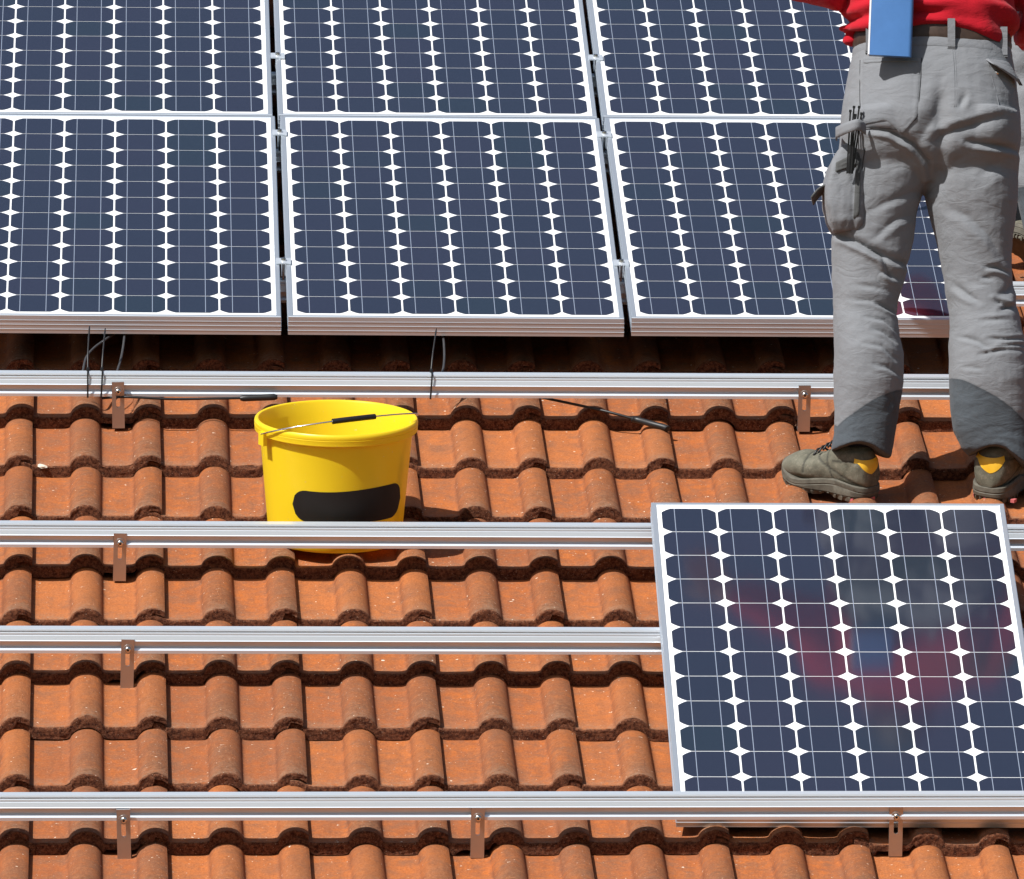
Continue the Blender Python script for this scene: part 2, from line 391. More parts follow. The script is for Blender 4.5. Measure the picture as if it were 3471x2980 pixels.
# ------------------------------------------------------------------ rails
RAILP = [(0.000, 0.0000), (0.030, 0.0000), (0.030, 0.0540), (0.0100, 0.0540), (0.0085, 0.0505), (0.0110, 0.0485), (0.0105, 0.0465), (0.0066, 0.0455), (0.0058, 0.0420), (0.0066, 0.0412), (0.0050, 0.0400),
         (0.0012, 0.0305), (-0.0006, 0.0290), (0.0110, 0.0280), (0.0110, 0.0125), (0.0035, 0.0110), (0.0, 0.0070)]
def rail(u0, u1, v, w, skew, label):
    b = MB(); L = u1 - u0
    b.loft([[(x, y, z) for (y, z) in RAILP] for x in (0, L)])
    o = b.build('mounting_rail', M['alu'])
    o.matrix_world = roofm(u0, v, w, Matrix.Rotation(skew, 4, 'Z'))
    return tag(o, label, 'rail', 'aluminium mounting rails across the roof')
RW = 0.088
rail(-1.9, 1.50, 2.7625, RW, 0.0015, 'aluminium rail with black cable ties, just below the installed panels')
rail(-1.9, 1.75, 1.7065, RW, 0.0012, 'aluminium rail passing in front of the yellow bucket')
rail(-1.9, 1.75, 1.0130, RW - 0.0015, 0.0040, 'aluminium rail below the bucket, running under the loose panel')
rail(-1.9, 1.75, -0.030, RW, 0.0130 / 1.0, 'lowest aluminium rail, in front of the loose panel lower edge')
rail(-1.9, 1.50, 3.466, RW, 0.0, 'aluminium rail under the lower half of the lower installed panels')
rail(-1.9, 1.50, 4.490, RW, 0.0, 'aluminium rail under the upper half of the lower installed panels')
rail(-1.9, 1.50, 5.135, RW, 0.0, 'aluminium rail under the topmost row of panels')

# ------------------------------------------------------------------ roof hooks
def slot_plate(b, w, h, t, cx, cz, sw, sh):
    n = 32; inner = []; outer = []
    for k in range(n):
        a = 2 * math.pi * (k + 0.5) / n; c, s = math.cos(a), math.sin(a)
        r_ = sw / 2; hl = sh / 2 - r_
        inner.append((cx + r_ * c, cz + r_ * s + (hl if s > 0 else -hl)))
        outer.append((c, s))
    O = []
    corners = [(w / 2, h), (-w / 2, h), (-w / 2, 0), (w / 2, 0)]
    for (c, s) in outer:
        best = 1e9
        if abs(c) > 1e-6: best = min(best, ((w / 2 if c > 0 else -w / 2) - cx) / c)
        if abs(s) > 1e-6: best = min(best, ((h if s > 0 else 0) - cz) / s)
        O.append([cx + c * best, cz + s * best])
    for (x, z) in corners:
        i = min(range(n), key=lambda j: (O[j][0] - x) ** 2 + (O[j][1] - z) ** 2); O[i] = [x, z]
    rings = [[(x, 0, z) for x, z in inner], [(x, 0, z) for x, z in O], [(x, t, z) for x, z in O], [(x, t, z) for x, z in inner], [(x, 0, z) for x, z in inner]]
    b.loft(rings, cap=False)

def hook_proto():
    root = thing('roof_hook', Matrix.Identity(4), 'x', 'roof hook', 'steel roof hooks carrying the rails')
    h = 0.115; b = MB(); slot_plate(b, 0.0292, h, 0.005, 0.0, 0.075, 0.0095, 0.046)
    b.build('plate', M['steel'], root, False)
    f = MB(); f.box(-0.0146, 0.0146, 0.0052, 0.16, 0.0, 0.005); f.build('arm', M['steel'], root)
    rx = Matrix.Translation((0.0005, 0, h - 0.0225)) @ Matrix.Rotation(R(90), 4, 'X')
    wsh = MB(); wsh.lathe([(0.0, 0.0017), (0.0108, 0.0017), (0.0112, 0.001), (0.0112, 0.0002)], 28, 0, rx)
    wo = wsh.build('washer', M['steel'], root, 30)
    bl = MB(); bl.lathe([(0.0025, 0.0045), (0.0028, 0.0075), (0.0048, 0.0074), (0.0066, 0.0058), (0.0074, 0.0035), (0.0075, 0.0018)], 24, 0, rx)
    bl.lathe([(0.0, 0.0046), (0.0027, 0.0045)], 6, 1, rx)
    bl.build('bolt', [M['bolt'], M['rubber']], root, 40)
    return root
hook0 = hook_proto()
HL = ['roof hook on the cable-tied rail, above and left of the bucket', 'roof hook on the cable-tied rail, beside the worker left boot',
      'roof hook on the rail in front of the yellow bucket', 'roof hook on the rail between the bucket rail and the lowest rail',
      'roof hook on the lowest rail, nearest the left edge of the photo', 'roof hook on the lowest rail, between the two other hooks', 'roof hook on the lowest rail, in front of the loose panel']
for i, (u, v, wt) in enumerate(HOOKS):
    m = roofm(u, v, wt - 0.115 + 0.0005, Matrix.Rotation(random.gauss(0, 0.012), 4, 'Y'))
    if i == 0: hook0.matrix_world = m; hook0['label'] = HL[0]
    else: copy_tree(hook0, m, HL[i])

# ------------------------------------------------------------------ solar panels
PW, PL, PT, CP = 0.8015, 1.582, 0.046, 0.127
def panel_proto():
    root = thing('solar_panel', Matrix.Identity(4), 'x', 'solar panel', 'framed monocrystalline solar panels')
    prof = [(0.012, -PT), (0.0, -PT), (0.0, -0.0365), (-0.0009, -0.0360), (-0.0009, -0.0350), (0.0, -0.0345), (0.0, -0.0250), (-0.0009, -0.0245), (-0.0009, -0.0235), (0.0, -0.0230), (0.0, -0.0140), (-0.0009, -0.0136), (-0.0009, -0.0128), (0.0, -0.0124),
            (0.0, -0.0012), (0.0012, 0.0), (0.0105, 0.0), (0.0115, -0.0010), (0.0115, -0.0030)]
    b = MB()
    b.loft([[(-PW / 2 + d, -PL / 2 + d, z), (PW / 2 - d, -PL / 2 + d, z), (PW / 2 - d, PL / 2 - d, z), (-PW / 2 + d, PL / 2 - d, z)] for d, z in prof], cap=False)
    b.build('frame', M['frame'], root)
    b = MB(); e = 0.0112
    b.box(-PW / 2 + e, PW / 2 - e, -PL / 2 + e, PL / 2 - e, -0.0040, -0.0020, 0)
    b.add([(x, y, -0.0046) for x, y in ((-PW / 2 + e, -PL / 2 + e), (-PW / 2 + e, PL / 2 - e), (PW / 2 - e, PL / 2 - e), (PW / 2 - e, -PL / 2 + e))], [(0, 1, 2, 3)], 3)  # panel back coloured dark to cut bounced light underneath
    vals = [0.0] * 7
    cw, ch = 0.1226, 0.1245; rad = 0.0765
    def cell(cx, cy):
        pts = []
        for sx, sy in ((1, 1), (-1, 1), (-1, -1), (1, -1)):
            x1 = cw / 2; y2 = ch / 2; k_ = 0.0207; q = []
            for k in range(5):
                t = k / 4; bul = 0.0016 * 4 * t * (1 - t)
                q.append(((x1 - k_ * t + bul * 0.7) * sx, (y2 - k_ * (1 - t) + bul * 0.7) * sy))
            pts += q if sx * sy > 0 else q[::-1]
        b.add([(cx + x, cy + y, -0.0016) for x, y in pts], [tuple(range(len(pts)))], 1)
    for i in range(6):
        for j in range(12):
            cell((i - 2.5) * CP, (j - 5.5) * CP); vals.append(random.random())
    for i in range(6):
        for f in (-0.032, 0.0305):
            x = (i - 2.5) * CP + f
            b.add([(x - 0.0008, -6 * CP + 0.003, -0.0013), (x + 0.0008, -6 * CP + 0.003, -0.0013), (x + 0.0008, 6 * CP - 0.003, -0.0013), (x - 0.0008, 6 * CP - 0.003, -0.0013)], [(0, 1, 2, 3)], 2); vals.append(0)
    for x0, x1 in ((-2.82, -1.2), (-0.78, 0.8), (1.2, 2.8)):
        b.add([(x0 * CP, 6 * CP + 0.0045, -0.0013), (x1 * CP, 6 * CP + 0.0045, -0.0013), (x1 * CP, 6 * CP + 0.0058, -0.0013), (x0 * CP, 6 * CP + 0.0058, -0.0013)], [(0, 1, 2, 3)], 2); vals.append(0)
    o = b.build('glass_laminate', [M['sheet'], M['cell'], M['bus'], M['dark']], root, False, False)
    return root, vals
def set_cells(o, vals):
    at = o.data.attributes.new('cellrnd', 'FLOAT', 'FACE'); at.data.foreach_set('value', vals)
pan0, cv = panel_proto()
def lam(root): return [c for c in root.children if c.name.startswith('glass_laminate')][0]
set_cells(lam(pan0), cv)
pv = 3.0685 + PL / 2; pz = RW + 0.054 + PT + 0.0005
pv1 = pv + PL + 0.009
PAN = [(-0.8172, pv + 0.004, 0.186, -0.0067, 'solar panel of the lower installed row, left of both gaps'),
       (0.0000, pv, 0.186, -0.0048, 'solar panel of the lower installed row, above the yellow bucket'),
       (0.8178, pv + 0.003, 0.186, -0.0023, 'solar panel of the lower installed row, behind the worker legs'),
       (-0.8130, pv1 + 0.004, 0.186, -0.006, 'topmost-row solar panel at the upper left corner, cut by the photo edge'),
       (0.0030, pv1, 0.186, -0.005, 'topmost-row solar panel between the two gaps'),
       (0.8190, pv1 + 0.003, 0.186, -0.004, 'topmost-row solar panel beside the worker waist')]
for i, (u, v, w, rz, lb) in enumerate(PAN):
    m = roofm(u - 0.0025, v, w + 0.0005 * (i % 3), Matrix.Rotation(rz, 4, 'Z'))
    if i == 0: pan0.matrix_world = m; pan0['label'] = lb
    else: copy_tree(pan0, m, lb)
# the loose panel, leaning on the third rail with its lower edge on the tiles
rv = Vector((0.0856, -0.0055, -0.0107))
loose = copy_tree(pan0, roofm(0.7828, 0.838, 0.1645, Matrix.Rotation(rv.length, 4, rv.normalized())), 'loose solar panel lying tilted across the rails at the worker feet, reflecting him')
lo = lam(loose); lo.data = lo.data.copy()
lo.data.attributes['cellrnd'].data.foreach_set('value', [random.random() for _ in cv])

# clamps between the panels
def clamp_proto():
    root = thing('mid_clamp', Matrix.Identity(4), 'x', 'clamp', 'mid clamps between installed panels')
    b = MB(); b.box(-0.018, 0.018, -0.020, 0.020, 0.0006, 0.0036); b.box(-0.0055, -0.003, -0.02, 0.02, -0.030, 0.0006); b.box(0.003, 0.0055, -0.02, 0.02, -0.030, 0.0006)
    b.build('clamp_plate', M['alu'], root)
    c = MB(); c.lathe([(0.0, 0.0085), (0.0028, 0.0085), (0.0030, 0.0105), (0.0055, 0.0102), (0.0062, 0.0085), (0.0062, 0.0036)], 20); c.lathe([(0.003, -0.045), (0.003, 0.0)], 10)
    c.build('bolt', M['bolt'], root, 40)
    return root
cl0 = clamp_proto()
CL = [(-0.4117, 3.482, 'clamp low in the left gap, lower panel row'), (0.4060, 3.482, 'clamp low in the right gap, lower panel row'), (-0.4040, 4.505, 'clamp high in the left gap, just below the row joint'),
      (0.4090, 4.505, 'clamp high in the right gap, just below the row joint'), (-0.3985, 5.152, 'clamp in the left gap between the topmost panels'), (0.4150, 5.152, 'clamp in the right gap between the topmost panels')]
for i, (u, v, lb) in enumerate(CL):
    m = roofm(u, v, 0.187)
    if i == 0: cl0.matrix_world = m; cl0['label'] = lb
    else: copy_tree(cl0, m, lb)

# ------------------------------------------------------------------ bucket
def bucket():
    mt = roofm(-0.318, 1.917, 0.0365, Matrix.Rotation(R(-6.2), 4, 'X'))
    root = thing('bucket', mt, 'yellow plastic bucket with black patch over its logo and wire handle, standing on the tiles', 'bucket')
    H = 0.286; r0 = 0.1525; r1 = 0.1745
    prof = [(0.0, 0.006), (r0 - 0.02, 0.006), (r0 - 0.012, 0.0), (r0 - 0.004, 0.0015), (r0, 0.007)]
    for k in range(1, 9): prof.append((r0 + (r1 - r0) * k / 8, 0.007 + (H - 0.036 - 0.007) * k / 8))
    prof += [(r1 + 0.0005, H - 0.030), (r1 + 0.0010, H - 0.028), (0.1855, H - 0.0275), (0.1868, H - 0.026), (0.1872, H - 0.016), (0.1876, H - 0.0145), (0.1862, H - 0.0135), (0.1872, H - 0.0125), (0.1878, H - 0.008), (0.1868, H - 0.003), (0.1845, H - 0.0004), (0.1815, H), (0.1785, H - 0.001), (0.1765, H - 0.004),
             (0.1735, H - 0.03), (0.1720, H - 0.034), (0.1500, 0.012), (0.145, 0.008), (0.0, 0.008)]
    b = MB(); b.lathe(prof, 96); b.build('bucket_shell', M['yellow'], root, 35)
    # black patch blotting out the logo, wrapped round the front
    lb = MB(); P = []
    f0, f1, z0, z1 = R(-38.5), R(64), 0.074, 0.152
    N = 40
    for j in range(9):
        row = []
        for i in range(N + 1):
            a = i / N; rr = 0.36
            e = min(a, 1 - a) * (f1 - f0) * 0.168
            hh = (z1 - z0) / 2; ins = hh - math.sqrt(max(0, hh * hh - max(0, hh - e) ** 2)) if e < hh else 0
            lo_, hi = z0 + ins, z1 - ins + 0.004 * math.sin(a * 5.0 + 3.6)
            z = lo_ + (hi - lo_) * j / 8; f = f0 + (f1 - f0) * a
            r_ = r0 + (r1 - r0) * (z - 0.007) / (H - 0.043) + 0.0007
            row.append((r_ * math.sin(f), -r_ * math.cos(f), z))
        P.append(row)
    lb.grid(P); lb.build('logo_patch', M['label'], root, True)
    ph = R(-63)  # lug direction from the front
    A = Vector((math.sin(ph), -math.cos(ph), 0)); B = Vector((-A.y, A.x, 0))
    zl = H - 0.020
    for sgn in (1, -1):
        lg = MB(); c = A * sgn * 0.189
        mm = Matrix.Translation(Vector((c.x, c.y, zl - 0.006))) @ A.to_track_quat('X', 'Z').to_matrix().to_4x4()
        lg.box(-0.004, 0.006, -0.012, 0.012, -0.020, 0.010, 0, mm); lg.build('lug', M['yellow'], root)
    D = Vector((-B.x, -B.y, 0)) if B.y > 0 else B
    D = (D * math.cos(R(19)) + Vector((0, 0, 1)) * math.sin(R(19)))
    pts = []
    for k in range(33):
        a = math.pi * k / 32
        x = math.cos(a); y = math.sin(a)
        pts.append(A * 0.194 * (abs(x) ** 0.9 * (1 if x > 0 else -1)) + D * 0.150 * y ** 0.85 + Vector((0, 0, zl)))
    h = MB(); h.tube(pts, 0.0019, 8); ho = h.build('handle', M['bolt'], root, True)
    g_ = MB(); g_.tube([pts[k] for k in (12, 13, 14, 15, 16, 17)], 0.0064, 12); g_.build('grip', M['rubber'], ho, 40)
bucket()

# ------------------------------------------------------------------ cable ties, cables, chips
def spline(P, n=8):
    P = [Vector(p) for p in P]; Q = [P[0]] + P + [P[-1]]; out = []
    for i in range(1, len(Q) - 2):
        for k in range(n):
            t = k / n; a, b, c, d = Q[i - 1], Q[i], Q[i + 1], Q[i + 2]
            out.append(0.5 * ((2 * b) + (c - a) * t + (2 * a - 5 * b + 4 * c - d) * t * t + (3 * b - a - 3 * c + d) * t ** 3))
    return out + [P[-1]]
def tie(u, tail, label, lean=0.0):
    root = thing('cable_tie', roofm(u, 2.7625, RW), label, 'cable tie', 'cable ties round the rail')
    b = MB(); w2 = 0.0020
    loop = [(-0.0022, -0.0015), (-0.0022, 0.031), (0.006, 0.0560), (0.0315, 0.0560), (0.0320, -0.0015)]
    for (a, c) in zip(loop, loop[1:] + loop[:1]):
        d = Vector((0, c[0] - a[0], c[1] - a[1])); nrm = Vector((0, -d.z, d.y)).normalized() * 0.0007
        q = [Vector((lean * (a[1] - 0.03), a[0], a[1])), Vector((lean * (c[1] - 0.03), c[0], c[1]))]
        vs = [p + Vector((sx * w2, 0, 0)) + nrm * sn for p in q for sx in (-1, 1) for sn in (-1, 1)]
        b.add(vs, [(0, 1, 3, 2), (4, 6, 7, 5), (0, 4, 5, 1), (2, 3, 7, 6), (0, 2, 6, 4), (1, 5, 7, 3)])
    b.build('band', M['rubber'], root)
    hd = MB(); hd.box(-0.0035, 0.0035, 0.0015, 0.0065, 0.0510, 0.0580, 0, Matrix.Translation((0, 0.027, 0.003))); hd.build('head', M['rubber'], root)
    t = MB(); t.tube(spline([(p[0] - u, p[1] - 2.7625, p[2] - RW) for p in tail], 6), [0.0022] * 6 + [0.0020] * (6 * (len(tail) - 1) + 1 - 7) + [0.0012], 6)
    t.build('tail', M['rubber'], root, True)
tie(-0.8847, [(-0.8847, 2.796, 0.146), (-0.8845, 2.83, 0.178), (-0.8810, 2.90, 0.2172)], 'leftmost black cable tie round the rail, tail pointing up')
tie(-0.8515, [(-0.8515, 2.796, 0.146), (-0.8490, 2.83, 0.176), (-0.8437, 2.90, 0.2120)], 'cable tie with shiny tail, beside the leftmost tie on the rail', 0.05)
tie(-0.0735, [(-0.0735, 2.796, 0.146), (-0.0690, 2.83, 0.176), (-0.0591, 2.90, 0.2152)], 'lone cable tie on the rail, right of the yellow bucket', 0.06)
def cable(name, P, r_, mat, label, cat='cable', extra=None):
    root = thing(name, MR.copy(), label, cat)
    b = MB(); b.tube(spline(P), r_, 8); b.build('sheath', mat, root, True)
    if extra:
        e = MB(); e.tube(spline(extra, 4), [0.0055] + [0.0078] * (4 * (len(extra) - 1) - 1) + [0.005], 10); e.build('connector', M['rubber'], root, 40)
cable('loose_cable', [(-0.905, 2.825, 0.105), (-0.8962, 2.835, 0.1270), (-0.8885, 2.915, 0.1330), (-0.8705, 2.985, 0.1330), (-0.8440, 3.050, 0.1320), (-0.815, 3.14, 0.125), (-0.78, 3.35, 0.12)], 0.0030, M['cable'], 'grey cable curving up behind the two left cable ties')
cable('loose_cable', [(-0.825, 2.825, 0.105), (-0.8150, 2.835, 0.1270), (-0.8045, 2.93, 0.1330), (-0.7980, 3.050, 0.1340), (-0.797, 3.14, 0.125), (-0.80, 3.35, 0.12)], 0.0030, M['cable'], 'short grey cable rising behind the rail, above the leftmost roof hook')
cable('loose_cable', [(-0.06, 2.825, 0.105), (-0.0459, 2.835, 0.1270), (-0.0385, 2.92, 0.1330), (-0.0360, 3.045, 0.1330), (-0.036, 3.14, 0.125), (-0.03, 3.35, 0.12)], 0.0030, M['cable'], 'short grey cable rising beside the lone cable tie')
cable('connector_cable', [(-0.85, 2.775, 0.080), (-0.791, 2.755, 0.090), (-0.684, 2.752, 0.0865), (-0.579, 2.752, 0.0885), (-0.520, 2.752, 0.090)], 0.0032, M['rubber'], 'black cable with plug hanging under the rail, left of the bucket', extra=[(-0.525, 2.752, 0.089), (-0.48, 2.752, 0.091), (-0.437, 2.752, 0.093)])
cable('connector_cable', [(0.10, 2.81, 0.090), (0.1703, 2.7954, 0.085), (0.200, 2.8033, 0.075), (0.2877, 2.7906, 0.060), (0.3568, 2.7617, 0.053), (0.410, 2.745, 0.0430)], 0.0034, M['rubber'], 'black cable running down from the rail to a plug on the tiles', extra=[(0.400, 2.748, 0.0435), (0.4159, 2.745, 0.0415), (0.4459, 2.72, 0.0410), (0.4777, 2.698, 0.0395), (0.484, 2.690, 0.038)])
def chip(u, v, w, s, label):
    b = MB(); n = 9
    bm = bmesh.new(); bmesh.ops.create_icosphere(bm, subdivisions=2, radius=1)
    for q in bm.verts:
        d = 1 + 0.45 * noise.noise(q.co * 1.7 + Vector((u * 9, v * 9, 0))); q.co = Vector((q.co.x * s * 1.4 * d, q.co.y * s * d, max(-0.3, q.co.z) * s * 0.5 * d))
    me = bpy.data.meshes.new('mortar_chip'); bm.to_mesh(me); bm.free()
    o = link('mortar_chip', me, M['mortar']); o.matrix_world = roofm(u, v, w, Matrix.Rotation(u * 7, 4, 'Z')); tag(o, label, 'chip', 'pale chips lying on the tiles')
chip(-0.7814, 0.472, 0.0165, 0.0085, 'pale mortar chip on a flat pan, two tile rows above the lowest rail')
chip(-0.2271, 1.160, 0.0165, 0.0065, 'pale chip on a tile just below the third rail')
chip(-0.9913, 2.4405, 0.0260, 0.0095, 'pale chip on a tile edge, near the left photo edge')
chip(0.0130, 1.556, 0.0160, 0.0055, 'small pale chip between the bucket and the loose panel')
#PERSON
# ------------------------------------------------------------------ people
def voxel(b, size, smooth=4, fac=0.5):
    me = b.mesh('tmp'); bm = bmesh.new(); bm.from_mesh(me); bmesh.ops.recalc_face_normals(bm, faces=bm.faces); bm.to_mesh(me); bm.free()
    o = bpy.data.objects.new('tmp', me); SC.collection.objects.link(o)
    m = o.modifiers.new('r', 'REMESH'); m.mode = 'VOXEL'; m.voxel_size = size
    if smooth: sm = o.modifiers.new('s', 'SMOOTH'); sm.factor = fac; sm.iterations = smooth
    dg = bpy.context.evaluated_depsgraph_get(); dg.update()
    out = bpy.data.meshes.new_from_object(o.evaluated_get(dg))
    bpy.data.objects.remove(o); out.materials.clear(); return out
def coords(me):
    a = np.empty(len(me.vertices) * 3); me.vertices.foreach_get('co', a); n = np.empty_like(a); me.vertices.foreach_get('normal', n); return a.reshape(-1, 3), n.reshape(-1, 3)
def setco(me, a): me.vertices.foreach_set('co', a.ravel()); me.update()
def ring(cx, cy, z, hx, hb, hf, n=28, e=2.3, tilt=0.0):
    out = []
    for k in range(n):
        a = 2 * math.pi * k / n; c, s = math.cos(a), math.sin(a)
        x = math.copysign(abs(c) ** (2 / e), c) * hx; y = math.copysign(abs(s) ** (2 / e), s) * (hf if s > 0 else hb)
        out.append((cx + x, cy + y, z + tilt * y))
    return out
def cap_limb(b, P, n=14):
    """tapered limb through (x, y, z, r) stations with rounded ends"""
    pts = []; rr = []
    p0, p1 = Vector(P[0][:3]), Vector(P[1][:3]); d = (p0 - p1).normalized()
    for k in (0.98, 0.8, 0.45): pts.append(p0 + d * P[0][3] * k); rr.append(P[0][3] * math.sqrt(1 - k * k))
    for p in P: pts.append(Vector(p[:3])); rr.append(p[3])
    p0, p1 = Vector(P[-1][:3]), Vector(P[-2][:3]); d = (p0 - p1).normalized()
    for k in (0.45, 0.8, 0.98): pts.append(p0 + d * P[-1][3] * k); rr.append(P[-1][3] * math.sqrt(1 - k * k))
    b.tube(pts, rr, n)
def U(px, py): return ((px - 1900) / 866.0, (1012 - py) / 866.0 - 0.012)      # drawing units of the cutting pattern to metres

def trousers_mesh(size, folds):
    b = MB()
    # (z, x left, x right, y back, y front)
    pel = [(1.088, -0.190, 0.166, -0.115, 0.105), (1.05, -0.197, 0.172, -0.128, 0.11), (1.00, -0.208, 0.180, -0.146, 0.118), (0.94, -0.219, 0.188, -0.160, 0.122), (0.89, -0.226, 0.192, -0.165, 0.122), (0.845, -0.229, 0.192, -0.160, 0.118), (0.80, -0.226, 0.190, -0.142, 0.112), (0.765, -0.215, 0.184, -0.115, 0.10), (0.735, -0.20, 0.17, -0.075, 0.075)]
    b.loft([ring((a + c) / 2, 0.0, z, (c - a) / 2, -yb, yf, 40, 2.35) for z, a, c, yb, yf in pel])
    left = [(0.90, -0.222, -0.030, -0.155, 0.11), (0.85, -0.229, -0.022, -0.152, 0.11), (0.80, -0.233, -0.020, -0.135, 0.11), (0.74, -0.238, -0.026, -0.118, 0.11), (0.69, -0.243, -0.046, -0.108, 0.112), (0.66, -0.246, -0.053, -0.104, 0.112), (0.61, -0.249, -0.057, -0.098, 0.112), (0.53, -0.247, -0.075, -0.088, 0.112), (0.46, -0.244, -0.095, -0.080, 0.108), (0.43, -0.243, -0.098, -0.082, 0.100), (0.39, -0.242, -0.090, -0.092, 0.088), (0.34, -0.242, -0.081, -0.100, 0.074), (0.28, -0.245, -0.081, -0.098, 0.070), (0.22, -0.243, -0.090, -0.085, 0.081), (0.16, -0.243, -0.101, -0.072, 0.092), (0.120, -0.249, -0.109, -0.068, 0.096), (0.110, -0.249, -0.112, -0.068, 0.096)]
    right = [(0.90, -0.004, 0.190, -0.155, 0.11), (0.85, -0.006, 0.191, -0.152, 0.11), (0.80, -0.030, 0.190, -0.135, 0.11), (0.74, -0.036, 0.188, -0.118, 0.11), (0.69, -0.026, 0.184, -0.108, 0.112), (0.65, -0.016, 0.178, -0.102, 0.112), (0.61, -0.005, 0.172, -0.098, 0.112), (0.55, 0.008, 0.170, -0.088, 0.112), (0.50, 0.016, 0.176, -0.080, 0.108), (0.46, 0.023, 0.180, -0.082, 0.100), (0.40, 0.027, 0.194, -0.092, 0.088), (0.34, 0.024, 0.208, -0.100, 0.074), (0.28, 0.024, 0.214, -0.098, 0.070), (0.22, 0.026, 0.214, -0.085, 0.081), (0.16, 0.034, 0.214, -0.072, 0.092), (0.115, 0.056, 0.214, -0.068, 0.096), (0.095, 0.070, 0.214, -0.068, 0.096)]
    for leg in (left, right):
        b.loft([ring((a + c) / 2, 0.0, z, (c - a) / 2, -yb, yf, 32, 2.25) for z, a, c, yb, yf in leg])
    me = voxel(b, size, 5)
    co, no = coords(me)
    d = np.zeros(len(co)); back = np.clip((0.25 - no[:, 1]) / 0.5, 0, 1)
    # crease between the buttocks and their fullness
    d += -0.013 * np.exp(-((co[:, 0] + 0.005) / 0.016) ** 2) * np.clip((0.99 - co[:, 2]) / 0.10, 0, 1) * np.clip((co[:, 2] - 0.70) / 0.05, 0, 1) * back
    for cx, cz, a in ((-0.105, 0.885, 0.006), (0.098, 0.875, 0.008)):
        d += a * np.exp(-((co[:, 0] - cx) / 0.065) ** 2 - ((co[:, 2] - cz) / 0.055) ** 2) * back
    for cx, cz, a, sx, sz in ((-0.13, 0.775, -0.008, 0.08, 0.022), (0.10, 0.765, -0.012, 0.08, 0.020), (0.09, 0.70, 0.003, 0.07, 0.03)):
        d += a * np.exp(-((co[:, 0] - cx) / sx) ** 2 - ((co[:, 2] - cz) / sz) ** 2) * back
    for pts, w, amp in folds:
        P = [U(*p) for p in pts]; best = np.full(len(co), 9.0); sd = np.zeros(len(co)); tp = np.zeros(len(co)); n = len(P) - 1
        for i in range(n):
            a = np.array(P[i]); c = np.array(P[i + 1]); e = c - a; L2 = e @ e
            q = co[:, [0, 2]] - a; t = np.clip(q @ e / L2, 0, 1); r_ = q - t[:, None] * e; dist = np.hypot(r_[:, 0], r_[:, 1])
            side = np.sign(e[0] * q[:, 1] - e[1] * q[:, 0]); m = dist < best
            best[m] = dist[m]; sd[m] = (dist * side)[m]; tp[m] = (i + t[m]) / n
        # side > 0 is the left of the stroke direction: the cloth rolls up on that side
        taper = np.clip(np.sin(np.pi * np.clip(tp * 0.92 + 0.04, 0, 1)), 0, 1) ** 0.6
        d += back * taper * (-amp * np.exp(-(np.abs(sd) / (0.85 * w)) ** 1.25) + 0.55 * amp * np.exp(-((sd - 1.5 * w) / (0.9 * w)) ** 2) + 0.12 * amp * np.exp(-((sd + 2.2 * w) / (1.6 * w)) ** 2))
    fine = np.empty(len(co))
    for i, c in enumerate(co):
        v = Vector(c); z = c[2]
        k = 0.0016 + 0.0016 * math.exp(-((z - 0.42) / 0.14) ** 2)
        fine[i] = k * noise.noise(Vector((v.x * 9 + v.z * 4, v.y * 9, v.z * 24))) + 0.0010 * noise.noise(Vector((v.x * 7 + 5, v.y * 7, v.z * 9 + v.x * 5))) + 0.0013 * (0.5 - abs(noise.noise(Vector((v.x * 16 - v.z * 14, v.y * 16, v.z * 30 + 7))))) + 0.0007 * noise.noise(Vector((v.x * 30 - v.z * 18, v.y * 30, v.z * 60)))
    d += fine
    # hem arches over the heel: lift the bottom a little at the back, drop at the sides
    co = co + no * d[:, None]
    low = np.clip((0.17 - co[:, 2]) / 0.07, 0, 1)
    lift = np.where(co[:, 0] < -0.05, 0.022 * np.exp(-((co[:, 0] + 0.19) / 0.05) ** 2) - 0.016 * np.clip((co[:, 0] + 0.16) / 0.05, 0, 1), 0.028 * np.exp(-((co[:, 0] - 0.125) / 0.055) ** 2) - 0.02 * np.clip((co[:, 0] - 0.15) / 0.06, 0, 1))
    co[:, 2] += low * lift
    setco(me, co)
    # where the dark reinforcement starts, as a height field over each leg
    xs = co[:, 0]; zs = co[:, 2]; cuff = np.zeros(len(co))
    def edge(pts, xv):
        q = sorted(U(*p) for p in pts); return np.interp(xv, [p[0] for p in q], [p[1] for p in q])
    le = edge([(1684, 846), (1694, 856), (1705, 846), (1740, 822), (1770, 803), (1800, 790), (1829, 781)], xs)
    re = edge([(1918, 757), (1950, 768), (1975, 782), (2005, 797), (2040, 820), (2075, 850), (2090, 862)], xs)
    cuff = np.where(xs < -0.05, le - zs, re - zs) 
    at = me.attributes.new('cuff', 'FLOAT', 'POINT'); at.data.foreach_set('value', np.clip(cuff, -0.05, 0.05) + 0.005)
    return me

